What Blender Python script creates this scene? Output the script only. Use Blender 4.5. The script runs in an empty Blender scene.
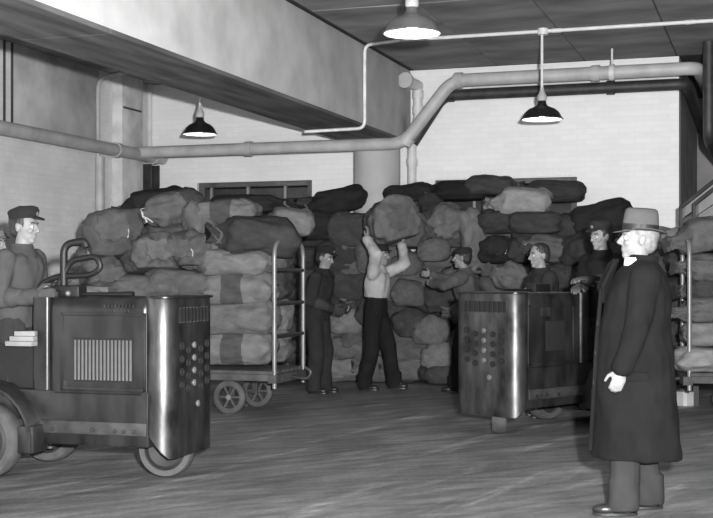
import bpy, bmesh, math, random
from mathutils import Vector, Matrix, noise
random.seed(7)
PI = math.pi
# ------------------------------------------------------------------ camera, light, exposure
F, CX, HOR, CAMZ = 1250.0, 356.5, 278.0, 1.35      # focal length in pixels, image centre, horizon row, eye height
TH = math.radians(18.5)                            # the camera looks 18.5 degrees left of the room's long axis
cs, sn = math.cos(TH), math.sin(TH)
scene = bpy.context.scene
C = scene.collection
cam = bpy.data.cameras.new('camera'); camo = bpy.data.objects.new('camera', cam); C.objects.link(camo)
cam.sensor_width = 36.0; cam.sensor_fit = 'HORIZONTAL'; cam.lens = 36.0 * F / 713.0
cam.shift_y = (HOR - 259.0) / 713.0
cam.clip_end = 100
camo.location = (0, 0, CAMZ); camo.rotation_euler = (PI / 2, 0, TH)
scene.camera = camo
w = bpy.data.worlds.new('world'); scene.world = w; w.use_nodes = True
w.node_tree.nodes['Background'].inputs[0].default_value = (0.5, 0.5, 0.5, 1)
w.node_tree.nodes['Background'].inputs[1].default_value = 0.02
fl = bpy.data.lights.new('flashbulb', 'POINT'); fl.energy = 7900; fl.shadow_soft_size = 0.06
flo = bpy.data.objects.new('flashbulb', fl); C.objects.link(flo); flo.location = (0.26, 0.09, 1.62)
LAMP_W = 5
vs_ = scene.view_settings
vs_.view_transform = 'Standard'; vs_.look = 'None'; vs_.gamma = 1.0; vs_.use_curve_mapping = False
vs_.exposure = 0.0

# ------------------------------------------------------------------ placing helpers
def v2w(xc, d, z=0.0):
    return Vector((xc * cs - d * sn, xc * sn + d * cs, z))
def V(u, v, d):                                    # the point seen at (u, v) at depth d
    return v2w((u - CX) / F * d, d, CAMZ + (HOR - v) / F * d)
def dY(u, Y): return Y / (cs + (u - CX) / F * sn)
def VY(u, v, Y): return V(u, v, dY(u, Y))
def VX(u, v, X): return V(u, v, X / ((u - CX) / F * cs - sn))

# ------------------------------------------------------------------ materials
MATS = {}
def mat(name, g, rough=0.8, metal=0.0, var=0.2, scale=6.0, bump=0.15, bscale=40.0, emit=0.0, stretch=None, rnd=0.0, spec=0.5):
    if name in MATS: return MATS[name]
    m = bpy.data.materials.new(name); m.use_nodes = True; nt = m.node_tree
    b = nt.nodes['Principled BSDF']; L = nt.links
    b.inputs['Roughness'].default_value = rough; b.inputs['Metallic'].default_value = metal
    b.inputs['Specular IOR Level'].default_value = spec
    tc = nt.nodes.new('ShaderNodeTexCoord'); src = tc.outputs['Object']
    if stretch:
        mp = nt.nodes.new('ShaderNodeMapping'); mp.inputs['Scale'].default_value = stretch
        L.new(src, mp.inputs[0]); src = mp.outputs[0]
    n = nt.nodes.new('ShaderNodeTexNoise'); n.inputs['Scale'].default_value = scale; n.inputs['Detail'].default_value = 6
    L.new(src, n.inputs['Vector'])
    r = nt.nodes.new('ShaderNodeValToRGB')
    a, c = g * (1 - var), min(1, g * (1 + var))
    r.color_ramp.elements[0].color = (a, a, a, 1); r.color_ramp.elements[1].color = (c, c, c, 1)
    r.color_ramp.elements[0].position = 0.32; r.color_ramp.elements[1].position = 0.68
    L.new(n.outputs['Fac'], r.inputs[0]); col = r.outputs[0]
    if rnd:
        oi = nt.nodes.new('ShaderNodeObjectInfo'); mr = nt.nodes.new('ShaderNodeMapRange')
        mr.inputs['To Min'].default_value = 1 - rnd; mr.inputs['To Max'].default_value = 1 + rnd
        L.new(oi.outputs['Random'], mr.inputs[0])
        mx = nt.nodes.new('ShaderNodeVectorMath'); mx.operation = 'SCALE'
        L.new(col, mx.inputs[0]); L.new(mr.outputs[0], mx.inputs['Scale']); col = mx.outputs[0]
    L.new(col, b.inputs['Base Color'])
    if bump:
        n2 = nt.nodes.new('ShaderNodeTexNoise'); n2.inputs['Scale'].default_value = bscale; n2.inputs['Detail'].default_value = 4
        L.new(src, n2.inputs['Vector'])
        bp = nt.nodes.new('ShaderNodeBump'); bp.inputs['Strength'].default_value = bump; bp.inputs['Distance'].default_value = 0.01
        L.new(n2.outputs['Fac'], bp.inputs['Height']); L.new(bp.outputs[0], b.inputs['Normal'])
    if emit:
        b.inputs['Emission Color'].default_value = (1, 1, 1, 1); b.inputs['Emission Strength'].default_value = emit
    MATS[name] = m
    return m

def brick_mat(name, g, mort, ax, var=0.06, blot=0.12):
    m = bpy.data.materials.new(name); m.use_nodes = True; nt = m.node_tree; L = nt.links
    b = nt.nodes['Principled BSDF']; b.inputs['Roughness'].default_value = 0.75
    tc = nt.nodes.new('ShaderNodeTexCoord'); sp = nt.nodes.new('ShaderNodeSeparateXYZ'); cb = nt.nodes.new('ShaderNodeCombineXYZ')
    L.new(tc.outputs['Object'], sp.inputs[0]); L.new(sp.outputs[ax], cb.inputs[0]); L.new(sp.outputs[2], cb.inputs[1])
    br = nt.nodes.new('ShaderNodeTexBrick'); br.inputs['Scale'].default_value = 1.0
    br.inputs['Brick Width'].default_value = 0.215; br.inputs['Row Height'].default_value = 0.072
    br.inputs['Mortar Size'].default_value = 0.006; br.inputs['Mortar Smooth'].default_value = 0.3
    br.inputs['Color1'].default_value = (g * (1 - var),) * 3 + (1,); br.inputs['Color2'].default_value = (g * (1 + var),) * 3 + (1,)
    br.inputs['Mortar'].default_value = (mort,) * 3 + (1,)
    L.new(cb.outputs[0], br.inputs['Vector'])
    n = nt.nodes.new('ShaderNodeTexNoise'); n.inputs['Scale'].default_value = 1.3; n.inputs['Detail'].default_value = 8
    n.inputs['Roughness'].default_value = 0.65
    L.new(tc.outputs['Object'], n.inputs['Vector'])
    mr = nt.nodes.new('ShaderNodeMapRange'); mr.inputs[1].default_value = 0.3; mr.inputs[2].default_value = 0.7
    mr.inputs['To Min'].default_value = 1 - blot; mr.inputs['To Max'].default_value = 1 + blot * 0.6
    L.new(n.outputs['Fac'], mr.inputs[0])
    mx = nt.nodes.new('ShaderNodeVectorMath'); mx.operation = 'SCALE'
    L.new(br.outputs['Color'], mx.inputs[0]); L.new(mr.outputs[0], mx.inputs['Scale']); L.new(mx.outputs[0], b.inputs['Base Color'])
    bp = nt.nodes.new('ShaderNodeBump'); bp.inputs['Strength'].default_value = 0.35; bp.inputs['Distance'].default_value = 0.006; bp.invert = True
    L.new(br.outputs['Fac'], bp.inputs['Height']); L.new(bp.outputs[0], b.inputs['Normal'])
    return m

def floor_mat():
    m = bpy.data.materials.new('worn_concrete_floor'); m.use_nodes = True; nt = m.node_tree; L = nt.links
    b = nt.nodes['Principled BSDF']
    tc = nt.nodes.new('ShaderNodeTexCoord')
    def nz(scale, rot, sc, detail=8):
        m0 = nt.nodes.new('ShaderNodeMapping'); m0.inputs['Rotation'].default_value = (0, 0, rot); L.new(tc.outputs['Object'], m0.inputs[0])
        mp = nt.nodes.new('ShaderNodeMapping'); mp.inputs['Scale'].default_value = sc
        L.new(m0.outputs[0], mp.inputs[0])
        n = nt.nodes.new('ShaderNodeTexNoise'); n.inputs['Scale'].default_value = scale; n.inputs['Detail'].default_value = detail
        n.inputs['Roughness'].default_value = 0.6
        L.new(mp.outputs[0], n.inputs['Vector']); return n.outputs['Fac']
    def ramp(f, a, c, p0, p1):
        mr = nt.nodes.new('ShaderNodeMapRange'); mr.inputs[1].default_value = p0; mr.inputs[2].default_value = p1
        mr.inputs['To Min'].default_value = a; mr.inputs['To Max'].default_value = c; L.new(f, mr.inputs[0]); return mr.outputs[0]
    def mul(a, c):
        x = nt.nodes.new('ShaderNodeMath'); x.operation = 'MULTIPLY'; L.new(a, x.inputs[0]); L.new(c, x.inputs[1]); return x.outputs[0]
    base = ramp(nz(1.0, -TH, (1.6, 0.55, 1)), 0.11, 0.235, 0.3, 0.7)
    st1 = ramp(nz(1.7, math.radians(-58), (0.3, 3.6, 1)), 0.6, 1.3, 0.33, 0.66)
    sc_ = ramp(nz(1.5, math.radians(-78), (0.35, 2.2, 1), 10), 1.0, 2.2, 0.55, 0.70)
    st2 = ramp(nz(2.6, math.radians(-30), (0.3, 4.0, 1)), 0.75, 1.25, 0.35, 0.68)
    fine = ramp(nz(30, 0, (1, 1, 1), 3), 0.85, 1.15, 0.3, 0.7)
    val = mul(mul(mul(mul(base, st1), st2), fine), sc_)
    cb = nt.nodes.new('ShaderNodeCombineColor')
    for i in range(3): L.new(val, cb.inputs[i])
    L.new(cb.outputs[0], b.inputs['Base Color'])
    b.inputs['Roughness'].default_value = 0.62
    bp = nt.nodes.new('ShaderNodeBump'); bp.inputs['Strength'].default_value = 0.2; bp.inputs['Distance'].default_value = 0.01
    L.new(val, bp.inputs['Height']); L.new(bp.outputs[0], b.inputs['Normal'])
    return m

def sack_mat(name, g, band=None, lo=0.36, hi=0.62):
    m = bpy.data.materials.new(name); m.use_nodes = True; nt = m.node_tree; L = nt.links
    b = nt.nodes['Principled BSDF']; b.inputs['Roughness'].default_value = 0.95; b.inputs['Specular IOR Level'].default_value = 0.15
    tc = nt.nodes.new('ShaderNodeTexCoord')
    n = nt.nodes.new('ShaderNodeTexNoise'); n.inputs['Scale'].default_value = 5; n.inputs['Detail'].default_value = 7; n.inputs['Roughness'].default_value = 0.65
    L.new(tc.outputs['Object'], n.inputs['Vector'])
    mr = nt.nodes.new('ShaderNodeMapRange'); mr.inputs[1].default_value = 0.3; mr.inputs[2].default_value = 0.7
    mr.inputs['To Min'].default_value = 0.7; mr.inputs['To Max'].default_value = 1.28
    L.new(n.outputs['Fac'], mr.inputs[0])
    oi = nt.nodes.new('ShaderNodeObjectInfo'); m2 = nt.nodes.new('ShaderNodeMapRange')
    m2.inputs['To Min'].default_value = 0.85; m2.inputs['To Max'].default_value = 1.15; L.new(oi.outputs['Random'], m2.inputs[0])
    pr = nt.nodes.new('ShaderNodeMath'); pr.operation = 'MULTIPLY'; L.new(mr.outputs[0], pr.inputs[0]); L.new(m2.outputs[0], pr.inputs[1])
    sp = nt.nodes.new('ShaderNodeSeparateXYZ'); L.new(tc.outputs['Generated'], sp.inputs[0])
    r = nt.nodes.new('ShaderNodeValToRGB'); r.color_ramp.interpolation = 'CONSTANT'
    r.color_ramp.elements[0].color = (g, g, g, 1); r.color_ramp.elements[0].position = 0
    q = band if band else g
    e = r.color_ramp.elements[1]; e.position = lo; e.color = (q, q, q, 1)
    e = r.color_ramp.elements.new(hi); e.color = (g, g, g, 1)
    L.new(sp.outputs[0], r.inputs[0])
    mx = nt.nodes.new('ShaderNodeVectorMath'); mx.operation = 'SCALE'
    L.new(r.outputs[0], mx.inputs[0]); L.new(pr.outputs[0], mx.inputs['Scale']); L.new(mx.outputs[0], b.inputs['Base Color'])
    n2 = nt.nodes.new('ShaderNodeTexNoise'); n2.inputs['Scale'].default_value = 9; n2.inputs['Detail'].default_value = 8; n2.inputs['Distortion'].default_value = 0.6
    L.new(tc.outputs['Object'], n2.inputs['Vector'])
    bp = nt.nodes.new('ShaderNodeBump'); bp.inputs['Strength'].default_value = 0.3; bp.inputs['Distance'].default_value = 0.03
    L.new(n2.outputs['Fac'], bp.inputs['Height']); L.new(bp.outputs[0], b.inputs['Normal'])
    MATS[name] = m
    return m

# ------------------------------------------------------------------ mesh helpers
class MB:
    def __init__(s): s.v = []; s.f = []
    def add(s, vs, fs):
        o = len(s.v); s.v += [Vector(p) for p in vs]; s.f += [tuple(i + o for i in f) for f in fs]; return s
    def box(s, c, size, rz=0.0, M=None):
        x, y, z = [a / 2 for a in size]
        vs = [Vector((i * x, j * y, k * z)) for i in (-1, 1) for j in (-1, 1) for k in (-1, 1)]
        R = Matrix.Rotation(rz, 3, 'Z') if M is None else M
        vs = [R @ p + Vector(c) for p in vs]
        return s.add(vs, [(0, 1, 3, 2), (4, 6, 7, 5), (0, 4, 5, 1), (2, 3, 7, 6), (0, 2, 6, 4), (1, 5, 7, 3)])
    def bx(s, a, b):
        a = Vector(a); b = Vector(b); return s.box((a + b) / 2, b - a)
    def prism(s, pts, off):                       # closed polygon pts (3D) swept by the vector off
        n = len(pts); off = Vector(off); pts = [Vector(p) for p in pts]
        return s.add(pts + [p + off for p in pts], [tuple(range(n))[::-1], tuple(range(n, 2 * n))] + [(i, (i + 1) % n, n + (i + 1) % n, n + i) for i in range(n)])
    def rings(s, rs, cap=True, closed=False):
        n = len(rs[0]); vs = [p for r in rs for p in r]; fs = []
        m = len(rs)
        for i in range(m if closed else m - 1):
            for j in range(n):
                a, b = i * n, ((i + 1) % m) * n
                fs.append((a + j, a + (j + 1) % n, b + (j + 1) % n, b + j))
        if cap and not closed:
            fs.append(tuple(range(n))[::-1]); fs.append(tuple(range((m - 1) * n, m * n)))
        return s.add(vs, fs)
    def tube(s, path, r, n=10, closed=False):
        path = [Vector(p) for p in path]; m = len(path); rs = []; up = None
        for i, p in enumerate(path):
            if closed: t = path[(i + 1) % m] - path[i - 1]
            else: t = path[min(i + 1, m - 1)] - path[max(i - 1, 0)]
            t.normalize()
            if up is None:
                up = Vector((0, 0, 1)) if abs(t.z) < 0.9 else Vector((1, 0, 0))
            up = (up - t * up.dot(t))
            if up.length < 1e-4: up = t.orthogonal()
            up.normalize(); sd = t.cross(up)
            rr = r[i] if isinstance(r, (list, tuple)) else r
            rs.append([p + (up * math.cos(2 * PI * k / n) + sd * math.sin(2 * PI * k / n)) * rr for k in range(n)])
        return s.rings(rs, True, closed)
    def lathe(s, prof, n=24, c=(0, 0, 0), axis='Z', cap=False):
        rs = []
        for r, h in prof:
            ring = []
            for k in range(n):
                a = 2 * PI * k / n; x, y = r * math.cos(a), r * math.sin(a)
                p = (x, y, h) if axis == 'Z' else ((h, x, y) if axis == 'X' else (y, h, x))
                ring.append(Vector(p) + Vector(c))
            rs.append(ring)
        return s.rings(rs, cap)
    def cap2(s, a, b, r0, r1, n=14):              # tapered capsule
        a = Vector(a); b = Vector(b); t = (b - a); l = t.length
        if l < 1e-6: t = Vector((0, 0, 1))
        t.normalize(); up = t.orthogonal().normalized(); sd = t.cross(up); rs = []
        for k in range(1, 5):
            an = -PI / 2 + k * PI / 10
            rs.append((a + t * r0 * math.sin(an), r0 * math.cos(an)))
        rs.append((a, r0)); rs.append((b, r1))
        for k in range(1, 5):
            an = k * PI / 10; rs.append((b + t * r1 * math.sin(an), r1 * math.cos(an)))
        return s.rings([[c + (up * math.cos(2 * PI * k / n) + sd * math.sin(2 * PI * k / n)) * r for k in range(n)] for c, r in rs])
    def ell(s, c, rad, M=None, n=16, m=10):
        c = Vector(c); rs = []
        for i in range(m):
            a = -PI / 2 + (i + 0.5) * PI / m
            ring = [Vector((rad[0] * math.cos(a) * math.cos(2 * PI * k / n), rad[1] * math.cos(a) * math.sin(2 * PI * k / n), rad[2] * math.sin(a))) for k in range(n)]
            rs.append([(M @ p if M else p) + c for p in ring])
        return s.rings(rs)
    def mesh(s, name='m', bevel=0, segs=2, smooth=True, auto=35):
        me = bpy.data.meshes.new(name); me.from_pydata([tuple(p) for p in s.v], [], s.f)
        bm = bmesh.new(); bm.from_mesh(me)
        bmesh.ops.recalc_face_normals(bm, faces=bm.faces)
        if bevel:
            es = [e for e in bm.edges if len(e.link_faces) == 2 and e.calc_face_angle(0) > math.radians(30)]
            bmesh.ops.bevel(bm, geom=es, offset=bevel, segments=segs, profile=0.5, affect='EDGES', clamp_overlap=True)
        for f in bm.faces: f.smooth = smooth
        if smooth:
            for e in bm.edges:
                if len(e.link_faces) == 2 and e.calc_face_angle(0) > math.radians(auto): e.smooth = False
        bm.to_mesh(me); bm.free()
        return me
    def build(s, name, m, parent=None, **k):
        return obj(name, s.mesh(name, **k), m, parent)

def obj(name, me, m=None, parent=None, loc=None):
    o = bpy.data.objects.new(name, me); C.objects.link(o)
    if m is not None and me is not None and not me.materials: me.materials.append(m)
    if parent is not None: o.parent = parent
    if loc is not None: o.location = loc
    return o
def tag(o, label, cat, group=None):
    o['label'] = label; o['category'] = cat
    if group: o['group'] = group
    return o
def thing(name, label, cat, loc=(0, 0, 0), rz=0.0, group=None):
    o = bpy.data.objects.new(name, None); C.objects.link(o); o.location = loc; o.rotation_euler = (0, 0, rz)
    o.empty_display_size = 0.2
    return tag(o, label, cat, group)
def struct(o, label=None, cat=None):
    o['kind'] = 'structure'
    if label: o['label'] = label
    if cat: o['category'] = cat
    return o
def fillet(pts, rad, n=5):
    pts = [Vector(p) for p in pts]; out = [pts[0]]
    for i in range(1, len(pts) - 1):
        a, b, c = pts[i - 1], pts[i], pts[i + 1]
        r = min(rad, (a - b).length * 0.48, (c - b).length * 0.48)
        p = b + (a - b).normalized() * r; q = b + (c - b).normalized() * r
        for k in range(n + 1):
            t = k / n; out.append(p * (1 - t) ** 2 + b * 2 * t * (1 - t) + q * t * t)
    out.append(pts[-1]); return out
# ------------------------------------------------------------------ the room
ZC = 4.2                                            # ceiling height
YW = 16.54                                          # back wall
XL = -8.78                                          # left wall
XR = VY(679, 200, YW).x                             # outer corner where the back wall ends
m_wall = brick_mat('white_painted_brick', 0.82, 0.79, 0, 0.025, 0.05)
m_lwall = brick_mat('left_wall_painted_brick', 0.74, 0.70, 1, 0.03, 0.14)
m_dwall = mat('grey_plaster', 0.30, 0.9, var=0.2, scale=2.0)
m_conc = mat('pale_concrete', 0.62, 0.85, var=0.16, scale=2.2, bump=0.2, bscale=20)
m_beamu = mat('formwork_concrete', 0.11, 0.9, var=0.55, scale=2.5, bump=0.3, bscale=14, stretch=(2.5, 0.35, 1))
m_ceil = mat('ceiling_concrete', 0.24, 0.9, var=0.45, scale=1.6, bump=0.25, bscale=12, stretch=(0.5, 1.2, 1))
m_pipe = mat('grey_painted_pipe', 0.42, 0.5, var=0.15, scale=5)
m_pale = mat('pale_pipe', 0.62, 0.5, var=0.1, scale=5)
m_dpipe = mat('black_pipe', 0.03, 0.55, var=0.4, scale=8)
m_steel = mat('dark_steel', 0.035, 0.5, var=0.3)
m_lowbounce = mat('low_bounce_wall', 0.12, 0.9)  # walls out of view, toned dark to cut bounced light
m_dark = mat('dark_opening', 0.008, 0.9, var=0.2)
m_frame = mat('window_frame_paint', 0.10, 0.6, var=0.3, scale=9)
m_mull = mat('window_mullion_paint', 0.26, 0.6, var=0.2, scale=9)

o = MB().bx((XL - 0.3, -4, -0.2), (7, 22.5, 0)).build('floor', floor_mat(), smooth=False); struct(o)
# ceiling slab with formwork panels proud of recessed seams
ceil = MB().bx((XL - 0.3, -4, ZC + 0.02), (7, 22.5, ZC + 0.3)).build('ceiling', mat('ceiling_seam', 0.05, 0.95), smooth=False); struct(ceil)
def strip(name, x0, x1, step_x, step_y, y0, y1):
    me = MB().bx((-step_x / 2 + 0.008, -step_y / 2 + 0.008, 0), (step_x / 2 - 0.008, step_y / 2 - 0.008, 0.03)).mesh('formwork_panel', bevel=0.004, segs=1, smooth=False)
    me.materials.append(m_ceil)
    x = x0
    while x < x1 - 0.01:
        y = y0
        while y < y1 - 0.01:
            q = obj('formwork_panel', me, None, ceil, (x + step_x / 2, y + step_y / 2, ZC + random.uniform(-0.004, 0.003)))
            y += step_y
        x += step_x
strip('a', -4.7, 7.0, 1.17, 2.0, 6.5, 16.5)
strip('b', XL, -5.6, 1.06, 2.0, 6.5, 16.5)

# back wall with two window openings
w1 = (VY(197, 182, YW).x, VY(312, 182, YW).x, 1.2, VY(255, 181.5, YW).z)
w2 = (VY(435, 182, YW).x, VY(577, 182, YW).x, 1.2, VY(506, 178.5, YW).z)
wb = MB()
t = 0.35
for a, b, z0, z1 in ((XL, w1[0], 0, ZC), (w1[0], w1[1], 0, w1[2]), (w1[0], w1[1], w1[3], ZC), (w1[1], w2[0], 0, ZC), (w2[0], w2[1], 0, w2[2]), (w2[0], w2[1], w2[3], ZC), (w2[1], XR, 0, ZC)):
    wb.bx((a, YW, z0), (b, YW + t, z1))
wall_back = struct(wb.build('wall_back', m_wall, smooth=False))
# soldier course of upright bricks over the right window
sb = MB().bx((-0.031, -0.008, 0), (0.031, 0.02, 0.105)).mesh('brick', bevel=0.004, segs=1); sb.materials.append(m_wall)
k = 0; x = w2[0] - 0.1
while x < w2[1] - 0.02:
    obj('brick', sb, None, wall_back, (x, YW, w2[3] + 0.012)); x += 0.072
# left wall, its recessed panel and pilaster
wall_left = struct(MB().bx((XL - 0.3, -4, 0), (XL, YW + t, ZC)).build('wall_left', m_lwall, smooth=False))
pa = VX(11, 128, XL); pb = VX(98, 128, XL)
pn = MB().bx((XL - 0.01, pa.y, 3.12), (XL + 0.02, pb.y, ZC)).build('plaster_panel', mat('stained_plaster', 0.42, 0.85, var=0.3, scale=1.8), wall_left, bevel=0.006)
for dy in (0.0, -0.16): MB().bx((XL, pa.y + dy - 0.006, 3.1), (XL + 0.03, pa.y + dy + 0.006, ZC)).build('panel_strip', m_steel, wall_left)
ya, yb = VX(112, 150, XL).y, VX(130, 150, XL).y
pil = struct(MB().bx((XL, ya, 0), (XL + 0.16, yb + 0.1, ZC)).build('trim_1', mat('pilaster_concrete', 0.60, 0.9, var=0.22, scale=3), bevel=0.01), 'pale concrete pilaster at the left wall near the corner', 'pilaster')
MB().bx((XL + 0.15, ya + 0.03, 3.72), (XL + 0.165, yb + 0.04, 3.75)).build('joint', m_steel, pil)
st = thing('steel_stanchion', 'black steel stanchion standing in the left back corner', 'post', (XL + 0.13, (yb + YW) / 2 + 0.14, 0))
MB().bx((-0.09, -0.2, 0), (0.09, -0.17, 3.0)).bx((-0.09, 0.05, 0), (0.09, 0.08, 3.0)).build('flange', m_steel, st)
MB().bx((-0.012, -0.17, 0), (0.012, 0.05, 3.0)).build('web', m_steel, st)
# unseen rear and right walls, and the recess beyond the corner
struct(MB().bx((XL - 0.3, -4.3, 0), (7.3, -4, ZC)).build('wall_rear', m_lowbounce, smooth=False))
struct(MB().bx((7, -4, 0), (7.3, 22.5, ZC)).build('wall_right', m_lowbounce, smooth=False))
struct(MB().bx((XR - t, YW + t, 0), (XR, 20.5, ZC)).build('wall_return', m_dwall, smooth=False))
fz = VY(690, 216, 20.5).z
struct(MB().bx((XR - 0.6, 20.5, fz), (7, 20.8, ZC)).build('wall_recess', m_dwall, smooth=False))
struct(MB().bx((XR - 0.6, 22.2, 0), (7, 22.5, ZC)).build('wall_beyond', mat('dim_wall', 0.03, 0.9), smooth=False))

# windows
def window(name, w, bars, label):
    x0, x1, z0, z1 = w; fr = 0.09
    r = bpy.data.objects.new(name, None); C.objects.link(r); r.location = ((x0 + x1) / 2, YW + 0.12, z0); struct(r, label, 'window')
    hw = (x1 - x0) / 2; h = z1 - z0
    for a, b in (((-hw, -0.06, 0), (-hw + fr, 0.06, h)), ((hw - fr, -0.06, 0), (hw, 0.06, h)), ((-hw + fr, -0.06, h - fr * 0.75), (hw - fr, 0.06, h)), ((-hw + fr, -0.06, 0), (hw - fr, 0.06, fr))):
        MB().bx(a, b).build('frame', m_frame, r, bevel=0.006)
    xs = [-hw + fr] + [-hw + fr + (2 * hw - 2 * fr) * q for q in bars] + [hw - fr]
    for q in xs[1:-1]: MB().bx((q - 0.018, -0.04, fr), (q + 0.018, 0.04, h - fr * 0.75)).build('mullion', m_mull, r, bevel=0.004)
    g = mat('dirty_window_glass', 0.045, 0.25, var=0.5, scale=4, bump=0)
    for a, b in zip(xs[:-1], xs[1:]):
        for zz in (fr, h * 0.5): MB().bx((a + 0.002, -0.004, zz), (b - 0.002, 0.004, zz + h * 0.44)).build('pane', g, r)
    MB().bx((-hw, -0.01, h * 0.49), (hw, 0.03, h * 0.51)).build('mullion', m_frame, r)
    return r
wn = window('window_1', w1, (0.06, 0.42, 0.78), 'dark steel window left of the round column, half hidden by sacks')
MB().bx((-0.62, -0.03, 1.28), (-0.32, -0.01, 1.34)).build('paper_notice', mat('paper', 0.75, 0.8), wn)
window('window_2', w2, (0.25, 0.5, 0.75), 'dark window right of the column behind the heaped sacks')

# beam, column
XB0, XB1, ZB = -5.53, -4.74, 3.19
bm_ = MB().bx((XB0, -3.9, ZB + 0.03), (XB1, YW, ZC)).build('beam', m_conc, bevel=0.03, segs=2)
struct(bm_, 'deep pale concrete ceiling beam running back to the round column', 'beam')
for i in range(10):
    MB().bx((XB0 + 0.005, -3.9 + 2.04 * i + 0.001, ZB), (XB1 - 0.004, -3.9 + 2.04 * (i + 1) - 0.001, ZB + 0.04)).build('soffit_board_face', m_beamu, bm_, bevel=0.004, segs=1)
col = bpy.data.objects.new('column', None); C.objects.link(col); col.location = (-5.1, 16.12, 0)
struct(col, 'round pale concrete column under the ceiling beam, rising behind the sacks', 'column')
MB().lathe([(0.315, 0), (0.315, 3.22)], 40, cap=True).build('shaft', mat('column_paint', 0.42, 0.7, var=0.1, scale=3), col)
MB().lathe([(0.35, 0), (0.35, 0.15), (0.315, 0.18)], 40, cap=True).build('base', m_conc, col)

# ------------------------------------------------------------------ pipes
def pipe(name, pts, r, m, label, fil=0.2, joints=(), parent=None, n=14, cat='pipe'):
    rt = thing(name, label, cat, tuple(Vector(pts[0])))
    p0 = Vector(pts[0]); path = [Vector(p) - p0 for p in pts]
    MB().tube(fillet(path, fil, 6), r, n).build('run', m, rt)
    for (i, f) in joints:
        a, b = path[i], path[i + 1]; c = a.lerp(b, f); d = (b - a).normalized() * 0.05
        MB().tube([c - d, c + d], r * 1.22, n).build('coupling', m, rt)
    return rt
YP = 15.72
zA = VY(130, 153, YP).z; zB = VY(398, 141, YP).z; zC = VY(580, 74, YP).z
zm = VY(300, 147, YP).z
pA = VY(131, 153, YP); pE = VY(404, 141, YP); pG = VY(452, 82, YP)
pr_ = pipe('steam_pipe', [(pA.x, YP, zm), (pE.x, YP, zm), (pG.x, YP, zC), (XR + 0.28, YP, zC), (XR + 0.33, 20.4, zC)], 0.083, m_pipe, 'thick grey steam pipe crossing under the beam and jogging up to the ceiling', 0.18, [(0, 0.45), (1, 0.05), (2, 0.03), (2, 0.6)])
hx = VY(612, 60, YP).x - pA.x
MB().tube([(hx, 0, zC - zm - 0.1), (hx, 0, ZC - zm)], 0.014, 8).build('hanger_rod', m_pale, pr_)
MB().lathe([(0.1, -0.03), (0.1, 0.03)], 20, (hx, 0, zC - zm), 'X', True).build('hanger_clamp', m_pale, pr_)
zd = VY(560, 90, 16.25).z
qG = VY(440, 105, 16.25); qE = VY(413, 143, 16.25)
pipe('black_iron_pipe', [(qE.x, 16.25, VY(413, 143, 16.25).z), (qG.x + 0.05, 16.25, zd), (XR + 0.12, 16.25, zd), (XR + 0.16, 19.0, zd - 0.25), (XR + 0.2, 20.4, zd - 0.3)], 0.075, m_dpipe, 'black iron pipe running close under the grey pipe along the back wall', 0.15, [(1, 0.03), (1, 0.7)])
pipe('white_conduit_run', [(pG.x + 0.1, 16.4, zd + 0.11), (XR - 0.03, 16.4, zd + 0.11)], 0.022, m_pale, 'thin white conduit between the grey and black pipes on back wall', joints=[(0, 0.4)])
pipe('drop_pipe', [(XR + 0.42, YP - 0.2, ZC - 0.02), (XR + 0.42, YP - 0.2, 3.0), (XR + 0.5, 18.5, 2.9)], 0.07, m_dpipe, 'black pipe dropping from the ceiling beyond the back wall corner', 0.2)
# soil pipe right of the column
sx = VY(411, 160, 16.3).x
so = pipe('drain_pipe', [(sx, 16.35, 0.0), (sx, 16.35, 3.25), (sx + 0.09, 16.33, 3.5), (sx + 0.09, 16.33, 3.92)], 0.062, m_pale, 'pale cast drain pipe with bell joints beside the round column', 0.1, [(0, 0.9), (0, 0.98), (2, 0.3), (2, 0.8)])
MB().tube([(0.09, 0, 3.95), (0.02, -0.35, 3.98)], 0.075, 16).build('elbow', m_pale, so)
MB().tube([(0.02, -0.34, 3.98), (0.015, -0.40, 3.98)], 0.105, 18).build('cleanout_plug', m_pipe, so)
# left wall pipes
zl = VX(60, 139, XL + 0.28).z
lp = pipe('wall_pipe', [(XL + 0.28, 3.0, zl), (XL + 0.28, 16.46, zl)], 0.085, m_pipe, 'thick grey pipe running along the left wall toward the corner', joints=[(0, 0.9), (0, 0.98)])
for y in (12.9, 14.6, 16.2): MB().bx((-0.28, y - 3.02, -0.012), (0, y - 2.98, 0.012)).build('wall_bracket', m_steel, lp)
yv = VX(100, 150, XL + 0.1).y
pipe('wall_conduit', [(XL + 0.07, yv, zl - 0.12), (XL + 0.07, yv, 3.95), (XL + 0.07, yv + 0.1, 4.08), (XL + 0.5, yv + 0.15, 4.17)], 0.03, m_pipe, 'thin conduit rising from the left wall pipe to the ceiling', 0.1)
pipe('riser_pipe', [(XL + 0.1, yv, 0.0), (XL + 0.1, yv, zl - 0.1)], 0.062, m_pipe, 'grey riser pipe below the left wall pipe beside the pilaster')
pipe('corner_conduit', [(XL + 0.06, YW - 0.07, 0.0), (XL + 0.06, YW - 0.07, ZC)], 0.04, m_pale, 'pale vertical conduit in the left back corner')
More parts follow.
